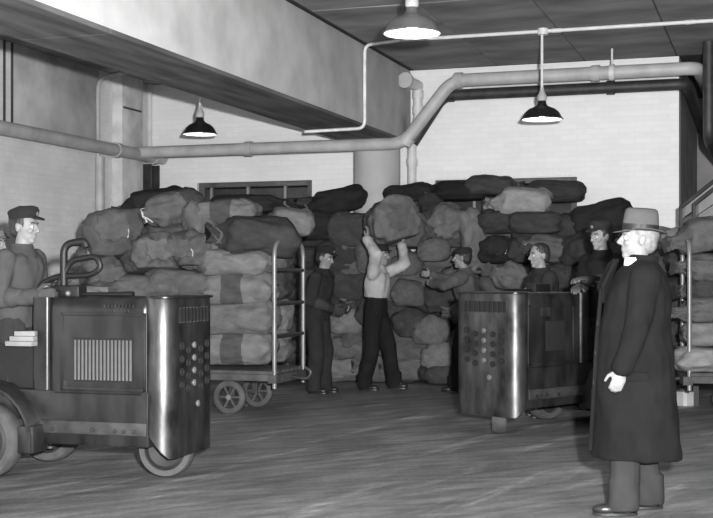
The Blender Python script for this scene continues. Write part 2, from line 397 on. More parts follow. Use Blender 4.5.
# conduits
YC = 14.2
cz = ZC - 0.035
lampx = VY(543, 110, YC).x
l1 = V(412, 33, 10.1)
cd = pipe('ceiling_conduit', [(XB1 + 0.55, YC, cz), (5.0, YC, cz)], 0.022, m_pale, 'thin pale conduit running across the ceiling to the hanging lamps', joints=[(0, 0.2), (0, 0.36)])
MB().lathe([(0.06, -0.07), (0.06, 0.0)], 16, (lampx - XB1 - 0.55, 0, 0.03), 'Z', True).build('junction_box', m_pale, cd)
yb_ = 14.36
pipe('beam_conduit', [(XB1 + 0.53, YC, cz), (XB1 + 0.04, yb_, cz), (XB1 + 0.04, yb_, ZB - 0.03), (XB0 + 0.02, yb_ + 0.1, ZB - 0.03)], 0.02, mat('white_conduit', 0.75, 0.5), 'white conduit bent down the beam face and across its underside', 0.1)

# ------------------------------------------------------------------ lamps
m_shade = mat('black_enamel', 0.012, 0.35, var=0.2)
m_enam = mat('white_enamel', 0.85, 0.4, var=0.02)
m_bulb = mat('lit_bulb', 0.9, 0.5, emit=30.0, bump=0)
def lamp(p, d, top, label, shade=m_shade, on=True):
    r = thing('pendant_lamp', label, 'lamp', p, 0, 'enamelled pendant lamps'); R = d / 2
    pr = [(0.045, 0.21), (0.05, 0.17), (0.07, 0.145), (0.62 * R, 0.115), (0.83 * R, 0.075), (0.95 * R, 0.02), (R, 0.0)]
    MB().lathe(pr, 36).build('shade', shade, r)
    MB().lathe([(a * 0.975, h - 0.006) for a, h in pr[2:]] , 36).build('reflector', m_enam, r)
    MB().tube([(R * math.cos(q * PI / 20), R * math.sin(q * PI / 20), 0) for q in range(40)], 0.008, 6, True).build('rim', shade, r)
    MB().lathe([(0.042, 0.2), (0.055, 0.22), (0.055, 0.26), (0.04, 0.29), (0.024, 0.33), (0.022, 0.36)], 20, cap=True).build('socket_cap', m_pipe, r)
    MB().tube([(0, 0, 0.34), (0, 0, top - p[2])], 0.016, 8).build('stem', m_pale, r)
    MB().lathe([(0.02, 0.14), (0.05, 0.105), (0.062, 0.07), (0.05, 0.035), (0.02, 0.015), (0.001, 0.012)], 20).build('bulb', m_bulb, r)
    li = bpy.data.lights.new('lamp_glow', 'SPOT'); li.energy = LAMP_W; li.spot_size = math.radians(165); li.spot_blend = 0.3; li.shadow_soft_size = 0.1
    lo = bpy.data.objects.new('lamp_glow', li); C.objects.link(lo); lo.parent = r; lo.location = (0, 0, -0.03)
p2 = VY(542, 119, YC)
lamp(l1, 0.469, ZC, 'large grey pendant lamp hanging nearest, at the top of the picture', mat('grey_enamel', 0.10, 0.4))
lamp(Vector((p2.x, YC, p2.z)), 0.469, cz, 'black pendant lamp on a pale stem in front of the right back wall')
p3 = V(200, 134, 15.6)
lamp(p3, 0.425, ZC, 'small black pendant lamp beside the beam, over the left window')
# ------------------------------------------------------------------ tow tractors
m_truck = mat('dark_truck_enamel', 0.014, 0.34, metal=0.0, var=0.65, scale=6, bump=0.10, bscale=25, spec=0.5, stretch=(1.4, 1.4, 0.5))
m_truck2 = mat('worn_truck_steel', 0.026, 0.36, metal=0.15, var=0.65, scale=9, bump=0.12, bscale=25, stretch=(1, 1, 0.4))
m_bare = mat('bare_steel', 0.16, 0.42, metal=0.3, var=0.3, scale=14)
m_case = mat('casing_steel', 0.095, 0.38, metal=0.85, var=0.6, scale=9, bump=0.08, bscale=25, stretch=(1, 1, 0.4))
m_hub = mat('wheel_disc_paint', 0.02, 0.7)
m_strip = mat('worn_strip', 0.032, 0.5, var=0.4, scale=12)
m_rub = mat('grey_rubber', 0.065, 0.8, var=0.25, scale=10)
m_blk = mat('black_grip', 0.006, 0.55, var=0.2)
def rrect(hx0, hx1, hy, r, n=6):
    pts = []
    for cx, cy, a0 in ((hx1 - r, hy - r, 0), (hx0 + r, hy - r, PI / 2), (hx0 + r, -hy + r, PI), (hx1 - r, -hy + r, 1.5 * PI)):
        for k in range(n + 1):
            a = a0 + k * PI / 2 / n; pts.append((cx + r * math.cos(a), cy + r * math.sin(a)))
    return pts
def wheel(name, parent, c, R, wd, mt=None, spokes=0, rz=0.0, rim=None):
    rt = bpy.data.objects.new(name, None); C.objects.link(rt); rt.parent = parent; rt.location = c; rt.rotation_euler = (0, 0, rz)
    h = wd / 2
    MB().lathe([(R * 0.74, -h), (R * 0.93, -h), (R, -h * 0.6), (R, h * 0.6), (R * 0.93, h), (R * 0.74, h), (R * 0.74, -h)], 40, axis='Y').build('tyre', mt or m_rub, rt, auto=50)
    if spokes:
        MB().lathe([(R * 0.66, -h * 0.8), (R * 0.76, -h * 0.8), (R * 0.76, h * 0.8), (R * 0.66, h * 0.8), (R * 0.66, -h * 0.8)], 32, axis='Y').build('rim', rim or m_bare, rt)
        b = MB()
        for k in range(spokes):
            a = 2 * PI * k / spokes; b.tube([(0.12 * R * math.cos(a), 0, 0.12 * R * math.sin(a)), (0.7 * R * math.cos(a), 0, 0.7 * R * math.sin(a))], R * 0.07, 6)
        b.build('spokes', rim or m_bare, rt)
    else:
        MB().lathe([(R * 0.75, -h * 0.5), (R * 0.6, -h * 0.85), (R * 0.3, -h * 0.55), (R * 0.22, -h * 1.1), (0.001, -h * 1.15)], 32, axis='Y').build('hub_disc', m_hub, rt)
        MB().lathe([(R * 0.75, h * 0.5), (R * 0.6, h * 0.85), (R * 0.3, h * 0.55), (R * 0.22, h * 1.1), (0.001, h * 1.15)], 32, axis='Y').build('hub_disc', m_hub, rt)
    MB().lathe([(R * 0.16, -h * 1.2), (R * 0.16, h * 1.2)], 16, axis='Y', cap=True).build('hub', m_bare, rt)
    return rt
HW = 0.34; ZT = 1.235
def tractor(label, origin, rz, side, steer, tall=True):
    t = thing('electric_tow_tractor', label, 'tractor', origin, rz)
    # end casing: rounded upright shell, its skirt cut up towards the hood
    out = rrect(0.25, 0.47, HW + 0.02, 0.109)
    def zb(x): return 0.17 if x > 0.44 else 0.17 + (0.44 - x) * 1.1
    lev = [[Vector((x, y, zb(x))) for x, y in out], [Vector((x, y, 0.5)) for x, y in out], [Vector((x, y, 0.9)) for x, y in out], [Vector((x, y, ZT - 0.015)) for x, y in out], [Vector((0.38 + (x - 0.38) * 0.95, y * 0.975, ZT)) for x, y in out]]
    ec = MB().rings(lev).build('end_casing', m_case, t, auto=40)
    MB().tube([Vector((x, y, ZT - 0.012)) * 1.0 for x, y in rrect(0.285, 0.475, HW + 0.025, 0.09)], 0.008, 6, True).build('top_bead', m_truck, ec)
    cup_shade = MB().lathe([(0.026, 0), (0.026, 0.012), (0.021, 0.012), (0.018, 0.002), (0.001, 0.001)], 16, axis='X').mesh('painted_vent_hole'); cup_shade.materials.append(m_dark)  # black cup paints the shade inside a vent hole
    cup_glint = MB().lathe([(0.023, 0), (0.023, 0.008), (0.012, 0.014), (0.001, 0.016)], 16, axis='X').mesh('painted_vent_hole'); cup_glint.materials.append(m_bare)  # pale steel dome stands in for light glinting in a hole
    for c in range(5):
        for r in range(4):
            y = -0.2 + c * 0.1; z = 0.90 - r * 0.085 - (0.03 if c % 2 else 0)
            obj('painted_vent_hole', cup_glint if (c * 7 + r * 3 + int(side < 0)) % 3 == 0 else cup_shade, None, ec, (0.47, y, z))
    obj('painted_vent_hole', cup_glint, None, ec, (0.47, 0.06, 0.5))
    sl = MB().bx((0.465, -0.24, 1.06), (0.474, 0.24, 1.15)).build('slot_plate', m_dark, ec)
    bar = MB().bx((0, -0.008, 0), (0.012, 0.008, 0.1)).mesh('slot_bar'); bar.materials.append(m_truck)
    for k in range(9): obj('slot_bar', bar, None, ec, (0.47, -0.22 + k * 0.055, 1.055))
    # hood
    hd = MB().rings([[Vector((x, y, z)) for x, y in rrect(-0.44, 0.30, HW - w_, 0.05)] for z, w_ in ((0.58, 0.0), (1.14, 0.0), (1.2, 0.012), (1.225, 0.05))]).build('hood', m_truck, t, auto=50)
    for sgn in (-1, 1):
        y = sgn * HW
        f = MB()
        f.bx((-0.34, y - 0.008, 0.60), (0.28, y + 0.008, 0.625)).bx((-0.34, y - 0.008, 1.10), (0.28, y + 0.008, 1.12)).bx((-0.345, y - 0.008, 0.6), (-0.325, y + 0.008, 1.12)).bx((0.26, y - 0.008, 0.6), (0.28, y + 0.008, 1.12))
        f.build('panel_frame', m_truck, hd, bevel=0.003)
        if sgn == side:
            MB().bx((-0.25, y - 0.004, 0.66), (0.19, y + 0.004, 0.955)).build('louver_backing', m_dark, hd)
            me = MB().prism([(-0.0075, 0, 0), (0.0075, 0, 0), (0.0075, sgn * 0.020, 0), (-0.0075, sgn * 0.006, 0)], (0, 0, 0.265)).mesh('louver'); me.materials.append(mat('louver_paint', 0.22, 0.5))
            for k in range(16): obj('louver', me, None, hd, (-0.235 + k * 0.0272, y, 0.675))
            for r, (z, n) in enumerate(((1.165, 9), (1.135, 6))):
                b = MB()
                for k in range(n): b.bx((-0.02 + r * 0.03 + k * 0.026, y - 0.012 + (0.002 if sgn > 0 else -0.002) - 0.004 * sgn, z - 0.009), (-0.004 + r * 0.03 + k * 0.026, y + 0.012 - 0.004 * sgn, z + 0.009))
                b.build('worn_nameplate_row', m_truck2, hd)
            MB().lathe([(0.022, 0), (0.03, 0.012), (0.012, 0.02)], 12, (-0.315, y, 0.645), 'Y', True).build('latch', m_bare, hd)
        else:
            MB().bx((-0.2, y - 0.01, 0.72), (0.06, y + 0.01, 0.98)).build('recess_shade', m_dark, hd, bevel=0.006)  # black plate stands in for the shade inside a hood recess
            MB().bx((0.0, y - 0.012, 1.02), (0.12, y + 0.012, 1.1)).build('cover_plate', m_truck2, hd, bevel=0.004)
            MB().tube([(-0.43, y * 1.012, 0.6), (-0.43, y * 1.012, 1.22)], 0.012, 8).build('edge_bead', m_bare, hd)
    # control column at the driver's end with rounded front
    MB().rings([[Vector((x, y, z)) for x, y in rrect(-0.56, -0.43, HW + 0.01, 0.03)] for z in (0.60, 1.22)]).build('control_column', m_truck, t, auto=50)
    # chassis and running strip
    MB().bx((-1.05, -HW, 0.24), (0.30, HW, 0.60)).build('chassis', m_truck, t, bevel=0.01)
    for sgn in (-1, 1):
        s_ = MB().bx((-0.75, sgn * HW - 0.014, 0.315), (0.29, sgn * HW + 0.014, 0.40)).build('running_strip', m_strip, t, bevel=0.004)
        bo = MB().lathe([(0.014, 0), (0.012, 0.01 * sgn), (0.001, 0.013 * sgn)], 10, axis='Y').mesh('bolt'); bo.materials.append(m_truck2)
        for x in (-0.4, -0.1, 0.06, 0.13, 0.2): obj('bolt', bo, None, s_, (x, sgn * (HW + 0.013), 0.342))
        # fender: arched strip over the drive wheel
        b = MB(); arc = []
        for k in range(13):
            a = math.radians(-8 + k * 188 / 12); arc.append((math.cos(a), math.sin(a)))
        rs = []
        for ca, sa in arc:
            o_ = Vector((-0.87 + 0.40 * ca, 0, 0.255 + 0.40 * sa)); i_ = Vector((-0.87 + 0.38 * ca, 0, 0.255 + 0.38 * sa))
            y0, y1 = sgn * (HW - 0.05), sgn * (HW + 0.17)
            rs.append([Vector((o_.x, y0, o_.z)), Vector((o_.x, y1, o_.z)), Vector((i_.x, y1, i_.z)), Vector((i_.x, y0, i_.z))])
        b.rings(rs).build('fender', m_truck2, t)
        MB().bx((-0.58, min(sgn * (HW - 0.02), sgn * (HW + 0.15)), 0.19), (-0.468, max(sgn * (HW - 0.02), sgn * (HW + 0.15)), 0.37)).build('step', m_truck2, t, bevel=0.008)
        wheel('drive_wheel', t, (-0.87, sgn * (HW + 0.06), 0.255), 0.255, 0.13)
    wheel('steer_wheel', t, (0.27, 0, 0.19), 0.19, 0.12, rz=steer)
    MB().bx((0.24, -0.12, 0.22), (0.30, -0.09, 0.42)).bx((0.24, 0.09, 0.22), (0.30, 0.12, 0.42)).bx((0.2, -0.12, 0.38), (0.34, 0.12, 0.42)).build('wheel_fork', m_truck, t)
    MB().bx((-1.65, -HW - 0.02, 0.10), (-1.0, HW + 0.02, 0.15)).build('driver_platform', m_truck, t, bevel=0.008)
    MB().bx((-1.12, -0.3, 0.15), (-1.02, 0.3, 0.62)).build('toe_guard', m_truck, t, bevel=0.01)
    sb_ = MB().bx((-0.98, -0.26, 0.60), (-0.60, 0.26, 0.905)).build('tool_box', m_dark, t, bevel=0.01)
    # control handles
    y = 0.12 * side
    if tall: MB().tube(fillet([(-0.45, y, 1.2), (-0.45, y, 1.585), (-0.30, y + 0.02, 1.60), (-0.285, y + 0.02, 1.56)], 0.09, 8), 0.026, 12).build('lift_lever', m_blk, t)
    if tall: MB().tube(fillet([(-0.52, y, 1.25), (-0.40, y, 1.47), (-0.2, y, 1.5), (-0.16, y, 1.42), (-0.24, y, 1.37), (-0.52, y + 0.01, 1.36), (-0.64, y, 1.30), (-0.62, y, 1.22), (-0.5, y, 1.2)], 0.06, 5), 0.021, 10).build('steering_handle', m_blk, t)
    MB().tube([(-0.5, y, 1.24), (-0.12, y, 1.24), (0.08, y, 1.24)], [0.01, 0.014, 0.02], 10).build('brake_lever', m_blk, t)
    MB().bx((-0.52, y - 0.06, 1.2), (-0.3, y + 0.06, 1.3)).build('control_head', m_blk, t, bevel=0.015)
    MB().ell((-0.36, side * 0.22, 1.245), (0.02, 0.02, 0.02)).build('knob', m_bare, t)
    return t
# left tractor: end turned a little towards the camera
def frame_at(u, d, lx, ly, xdir):                    # world origin so that local (lx, ly) is seen at column u, depth d
    a = math.atan2(xdir[1], xdir[0]); xc = (u - CX) / F * d
    ox = xc - (lx * math.cos(a) - ly * math.sin(a)); od = d - (lx * math.sin(a) + ly * math.cos(a))
    return v2w(ox, od, 0), a + TH
A1 = math.radians(-17)
oL, rL = frame_at(168, 8.12, 0.44, -HW, (math.cos(A1), math.sin(A1)))
tr1 = tractor('dark electric tow tractor with bright louvers at left, driver behind it', oL, rL, -1, math.radians(10))
oR, rR = frame_at(517, 10.5, 0.44, HW, (-0.734, -0.679))
tr2 = tractor('dark electric tow tractor with pale rounded corner beside the overcoated man', oR, rR, -1, math.radians(40), False)

# ------------------------------------------------------------------ mail carts
m_cart = mat('cart_wood', 0.06, 0.8, var=0.35, scale=8)
m_hoop = mat('hoop_tube_paint', 0.20, 0.4, metal=0.3, var=0.2)
def cart(label, origin, rz, L=2.05, W=0.86, rungs=True):
    t = thing('mail_cart', label, 'cart', origin, rz, 'flat mail carts with hoop ends')
    zd_ = 0.44
    n = 7
    for k in range(n):
        y0 = -W / 2 + W * k / n
        MB().bx((-L / 2, y0 + 0.004, zd_ - 0.035), (L / 2, y0 + W / n - 0.004, zd_)).build('plank', m_cart, t, bevel=0.004, segs=1)
    for sgn in (-1, 1):
        MB().bx((-L / 2, sgn * (W / 2 - 0.03) - 0.025, zd_ - 0.10), (L / 2, sgn * (W / 2 - 0.03) + 0.025, zd_ - 0.036)).build('side_rail', m_cart, t, bevel=0.005)
        x = sgn * L / 2
        MB().tube(fillet([(x, -W / 2 + 0.03, 0.27), (x, -W / 2 + 0.03, 1.71), (x, W / 2 - 0.03, 1.71), (x, W / 2 - 0.03, 0.27)], 0.16, 8), 0.022, 12).build('end_hoop', m_hoop, t)
        for z in (0.78, 1.1, 1.43): MB().tube([(x, -W / 2 + 0.03, z), (x, W / 2 - 0.03, z)], 0.02, 8).build('rung', m_steel, t)
        MB().tube(fillet([(x, 0, 0.36), (x + sgn * 0.2, 0, 0.34), (x + sgn * 0.24, 0, 0.42), (x + sgn * 0.17, 0, 0.45)], 0.04), 0.017, 8).build('coupling_hook', m_steel, t)
        MB().bx((x - 0.06, -W / 2, zd_ - 0.12), (x + 0.03, W / 2, zd_ - 0.037)).build('end_rail', m_cart, t, bevel=0.006)
        wheel('cart_wheel', t, (L * 0.26, sgn * (W / 2 - 0.07), 0.17), 0.17, 0.06, m_rub, 6, rim=m_cart)
        wheel('caster_wheel', t, (-L * 0.3, sgn * (W / 2 - 0.15), 0.13), 0.13, 0.05, m_rub, 5, rim=m_cart)
        MB().bx((L * 0.26 - 0.03, sgn * (W / 2 - 0.14) - 0.012, 0.15), (L * 0.26 + 0.03, sgn * (W / 2 - 0.14) + 0.012, zd_ - 0.04)).build('axle_bracket', m_steel, t)
        MB().bx((-L * 0.3 - 0.03, sgn * (W / 2 - 0.2) - 0.012, 0.11), (-L * 0.3 + 0.03, sgn * (W / 2 - 0.2) + 0.012, zd_ - 0.04)).build('axle_bracket', m_steel, t)
    return t
AC = math.radians(-18)
oC, rC = frame_at(274, 12.2, 1.02, -0.4, (math.cos(AC), math.sin(AC)))
cart('long mail cart with tall hoop ends loaded with sacks behind the left tractor', oC, rC)
AC2 = math.radians(-10)
oC2, rC2 = frame_at(690, 12.0, -1.02, -0.4, (math.cos(AC2), math.sin(AC2)))
cart('mail cart with hoop end at the right edge of the picture', oC2, rC2)
bx_ = thing('carton', 'small pale carton on the floor under the right-hand cart', 'box', V(684, 405, 1.35 * F / (405 - HOR)), rC2)
MB().bx((-0.09, -0.12, 0), (0.09, 0.12, 0.15)).build('box_body', mat('cardboard', 0.3, 0.9), bx_, bevel=0.006)
MB().bx((-0.02, -0.122, 0.0), (0.02, 0.122, 0.152)).build('paper_tape', mat('kraft_tape', 0.42, 0.7), bx_)

# ------------------------------------------------------------------ loading chute beyond the right cart
m_chute = mat('chute_sheet_steel', 0.22, 0.6, var=0.25, scale=3)
p0 = V(696, 206, 13.2)
ch = thing('loading_chute', 'grey sloping sheet-steel loading chute at the right edge behind the cart', 'chute', (p0.x, p0.y, 0), TH)
h0 = p0.z
for y in (0.0, 0.55):
    MB().prism([(0, y, h0), (1.7, y, h0 + 1.35), (1.7, y, h0 + 1.05), (0, y, h0 - 0.1)], (0, 0.03, 0)).build('side_panel', m_chute, ch)
    MB().tube([(-0.02, y + 0.015, h0 + 0.01), (1.7, y + 0.015, h0 + 1.37)], 0.025, 8).build('top_rail', m_steel, ch)
    MB().prism([(0.0, y, h0 - 0.22), (1.7, y, h0 + 0.93), (1.7, y, h0 + 0.83), (0.0, y, h0 - 0.32)], (0, 0.03, 0)).build('lower_rail', m_chute, ch)
    for x in (0.0, 1.0):
        MB().bx((x - 0.03, y, 0), (x + 0.03, y + 0.03, h0 + x * 0.79 + 0.02)).build('post', m_steel, ch)
MB().prism([(0, 0.03, h0 - 0.12), (1.7, 0.03, h0 + 1.03), (1.7, 0.03, h0 + 1.0), (0, 0.03, h0 - 0.15)], (0, 0.52, 0)).build('slide_bed', m_chute, ch)

# ------------------------------------------------------------------ mail sacks
SM = {'k': sack_mat('black_canvas', 0.020), 'd': sack_mat('dark_canvas', 0.045), 'm': sack_mat('grey_canvas', 0.093),
      'l': sack_mat('pale_canvas', 0.135), 'p': sack_mat('bleached_canvas', 0.22), 's': sack_mat('striped_canvas', 0.135, 0.065, 0.34, 0.6), 't': sack_mat('two_tone_canvas', 0.12, 0.06, 0.0, 0.4)}
m_cord = mat('white_cord', 0.6, 0.8); m_cord2 = mat('brown_cord', 0.09, 0.9); m_tag = mat('white_tag', 0.8, 0.6, var=0.05)
def sack_mesh(seed):
    rnd = random.Random(seed); nr, ns = 40, 44; rings = []
    off = Vector((rnd.uniform(0, 50), rnd.uniform(0, 50), rnd.uniform(0, 50)))
    droop = rnd.uniform(-0.06, 0.10); full = rnd.uniform(0.85, 1.0); nk = rnd.choice((7, 8, 9))
    for i in range(nr):
        t = i / (nr - 1)
        if t < 0.14: q = t / 0.14; e = math.sin(q * PI / 2) ** 0.6; wy = 0.62 + 0.38 * e; hz = 0.30 + 0.70 * e
        elif t < 0.66: wy = 1.0; hz = 1.0
        elif t < 0.90: q = (t - 0.66) / 0.24; e = 0.5 - 0.5 * math.cos(q * PI); wy = 1 - 0.76 * e; hz = 1 - 0.66 * e
        else: q = (t - 0.90) / 0.10; wy = 0.24 + 0.30 * q; hz = 0.34 + 0.14 * q
        x = (t - 0.47) * 1.0
        ring = []
        fold = max(0, min(1, (t - 0.5) / 0.35))
        for k in range(ns):
            a = 2 * PI * k / ns; ca, sa = math.cos(a), math.sin(a); ex = 0.80
            y = 0.5 * wy * full * math.copysign(abs(ca) ** ex, ca); z = 0.5 * hz * full * math.copysign(abs(sa) ** ex, sa)
            f = 1 + 0.09 * fold * math.cos(nk * a + 1.3 * math.sin(3 * t))
            y *= f; z *= f
            p = Vector((x, y, z))
            n1 = noise.noise(p * 2.3 + off); n2 = noise.noise(p * 5.5 + off * 1.7)
            pw = Vector((p.x * 2.2, p.y * 5.0, p.z * 5.0)) + off * 2.1
            cr_ = abs(noise.noise(pw)) ; cr2 = abs(noise.noise(pw * 2.1 + off))
            s = 1 + 0.27 * n1 + 0.05 * n2 - 0.09 * max(0, 1 - cr_ * 7) - 0.03 * max(0, 1 - cr2 * 6)
            y *= s; z *= s; z += -droop * (t ** 2) * 0.6
            if z < -0.36: z = -0.36 + (z + 0.36) * 0.3
            x2 = x + 0.05 * n2 + 0.05 * noise.noise(Vector((a, 0, 0)) + off)
            ring.append(Vector((x2, y, z)))
        rings.append(ring)
    im = int(0.90 * (nr - 1))
    me = MB().rings(rings[:im + 1]).mesh('sack_bag', auto=75); mo = MB().rings(rings[im:]).mesh('mouth_ruffle', auto=75)
    q = rings[int(0.90 * (nr - 1))]; c = sum(q, Vector()) / ns
    cord = MB().tube([c + (p - c) * 1.08 for p in q], 0.016, 6, True)
    tail = [c + (q[0] - c) * 1.1, c + Vector((0.05, 0.16, 0.05)), c + Vector((0.0, 0.24, -0.06)), c + Vector((-0.06, 0.2, -0.18))]
    cord.tube(fillet(tail, 0.06, 4), 0.012, 5)
    tg = MB().box(c + Vector((-0.03, -0.06, 0.20)), (0.10, 0.055, 0.012), 0.5)
    return me, cord.mesh('neck_cord'), tg.mesh('address_tag'), mo
SV = [sack_mesh(s) for s in range(10)]
for a, b, c, e in SV:
    b.materials.append(m_cord); c.materials.append(m_tag)
SC2 = []
for a, b, c, e in SV:
    q = b.copy(); q.materials.clear(); q.materials.append(m_cord2); SC2.append(q)
SCACHE = {}
scount = [0]
def sack(pos, size, yaw, pitch=0, roll=0, tone='m', label='', group=None, parts=True, var=None):
    i = scount[0] % 10 if var is None else var; scount[0] += 1
    me, co, tg, mo = SV[i]
    key = (i, tone)
    if key not in SCACHE:
        m2 = me.copy(); m2.materials.append(SM[tone]); m3 = mo.copy(); m3.materials.append(SM[tone if tone in 'kdmlp' else 'm']); SCACHE[key] = (m2, m3)
    o = obj('mail_sack', SCACHE[key][0], None, None, pos)
    o.scale = size
    o.rotation_euler = (Matrix.Rotation(math.radians(yaw) + TH, 3, 'Z') @ Matrix.Rotation(math.radians(-pitch), 3, 'Y') @ Matrix.Rotation(math.radians(roll), 3, 'X')).to_euler()
    tag(o, label, 'sack', group)
    obj('mouth_ruffle', SCACHE[key][1], None, o)
    if parts:
        obj('neck_cord', co if parts == 'tag' else SC2[i], None, o)
        if parts == 'tag': obj('address_tag', tg, None, o)
    return o
# yaw in the picture's frame: 0 = mouth to the right, 180 = left, -90 = towards the camera
CG = 'sacks on the long mail cart'
for (u, v, d, sz, yaw, pt, ro, tn, lb) in [
    (114, 236, 12.3, (0.85, 0.62, 0.60), -80, 10, 10, 'm', 'rounded grey mail sack tied with white cord at the left end of the loaded cart'),
    (100, 272, 12.15, (0.62, 0.5, 0.36), -60, -5, 0, 'm', 'small grey sack low at the left end of the cart, above tractor handles'),
    (90, 292, 12.3, (0.7, 0.5, 0.36), 190, 0, 0, 'l', 'paler sack squeezed at the cart end just above the tractor hood'),
    (150, 205, 12.7, (0.8, 0.5, 0.32), 200, -12, 0, 'k', 'black sack on top of the cart load in front of the corner post'),
    (170, 209, 12.5, (0.75, 0.5, 0.40), 215, -18, 0, 't', 'two-tone sack leaning down from the cart top with a white tag'),
    (152, 254, 12.2, (0.85, 0.55, 0.45), -70, 8, 0, 'l', 'pale full sack in the middle of the load over the tractor hood'),
    (140, 290, 12.2, (0.9, 0.55, 0.36), 180, 0, 0, 'm', 'grey sack lying directly behind the tractor louver panel'),
    (192, 250, 12.2, (0.8, 0.5, 0.42), -100, 0, 0, 'm', 'grey sack with gathered mouth facing out beside the pale full sack'),
    (185, 285, 12.2, (0.85, 0.5, 0.4), 10, 0, 0, 'm', 'sack above the tractor end casing, lying lengthwise'),
    (206, 232, 12.25, (0.78, 0.42, 0.36), -60, -50, 0, 'l', 'pale sack standing on end with its mouth hanging down near left window'),
    (222, 216, 12.4, (0.85, 0.5, 0.36), 170, 0, 0, 's', 'striped pale and dark sack on the cart top below the left window'),
    (252, 205, 12.9, (0.9, 0.5, 0.24), 0, 0, 0, 'k', 'flat black sack draped on top right under the left window'),
    (256, 239, 12.1, (0.92, 0.6, 0.46), 185, 4, 0, 'd', 'large smooth dark dome-shaped sack above the cart hoop'),
    (286, 224, 12.5, (0.6, 0.42, 0.34), 200, 0, 0, 'l', 'pale rounded sack end topping the cart hoop')]:
    sack(V(u, v, d + 0.46), sz, yaw, pt, ro, tn, lb, CG, 'tag' if 'cord' in lb or 'tag' in lb or 'mouth' in lb else 'cord')
def CL(x, y, z): return oC + Matrix.Rotation(rC, 3, 'Z') @ Vector((x, y, z))
yc = math.degrees(AC)
for (x, y, z, sz, yw, tn, lb) in [
    (0.50, -0.20, 0.65, (0.94, 0.44, 0.44), 182, 's', 'banded sack lying on the cart deck beside the hoop posts'),
    (0.52, -0.18, 0.95, (0.94, 0.46, 0.42), 178, 'l', 'pale bulging sack in the cart stack, second layer from the deck'),
    (0.50, -0.20, 1.24, (0.94, 0.46, 0.42), 181, 's', 'dark banded sack in the cart stack, third layer from the deck'),
    (0.48, -0.20, 1.50, (0.92, 0.46, 0.34), 180, 'l', 'pale sack just under the dark dome-shaped sack'),
    (0.55, 0.22, 0.66, (0.84, 0.44, 0.46), 180, 'm', 'grey sack on the deck showing its end between the hoop posts'),
    (0.56, 0.22, 0.98, (0.84, 0.44, 0.44), 180, 'l', 'pale sack end between the hoop posts, second from the deck'),
    (0.55, 0.22, 1.28, (0.84, 0.44, 0.42), 180, 'd', 'dark sack end showing between the hoop posts below the top one'),
    (0.55, 0.22, 1.56, (0.84, 0.44, 0.36), 180, 'm', 'grey sack end showing between the hoop posts at the top'),
    (-0.42, -0.18, 0.66, (0.9, 0.46, 0.46), 0, 'm', 'grey sack on the cart deck half behind the tractor casing'),
    (-0.40, -0.18, 0.98, (0.9, 0.46, 0.46), 0, 'm', 'grey sack in the cart stack peeking out beside the tractor casing')]:
    sack(CL(x, y, z), sz, yw + yc, 0, 0, tn, lb, CG, 'cord')
for (u, v, wh) in ((160, 320, 'second layer from the deck'), (160, 352, 'lying on the deck'), (120, 262, 'behind the corded sack at the left end'), (215, 272, 'behind the pale sack at mid height'), (175, 236, 'near the top behind the two-tone sack')):
    sack(V(u, v, 13.15), (0.95, 0.6, 0.42), random.choice((0, 180)), 0, 0, 'm', 'grey sack inside the cart load, ' + wh, 'sacks inside the cart load', 'cord')
ORD = ('first', 'second', 'third', 'fourth', 'fifth', 'sixth', 'seventh', 'eighth', 'ninth')
TNAME = {'d': 'dark', 'm': 'grey'}
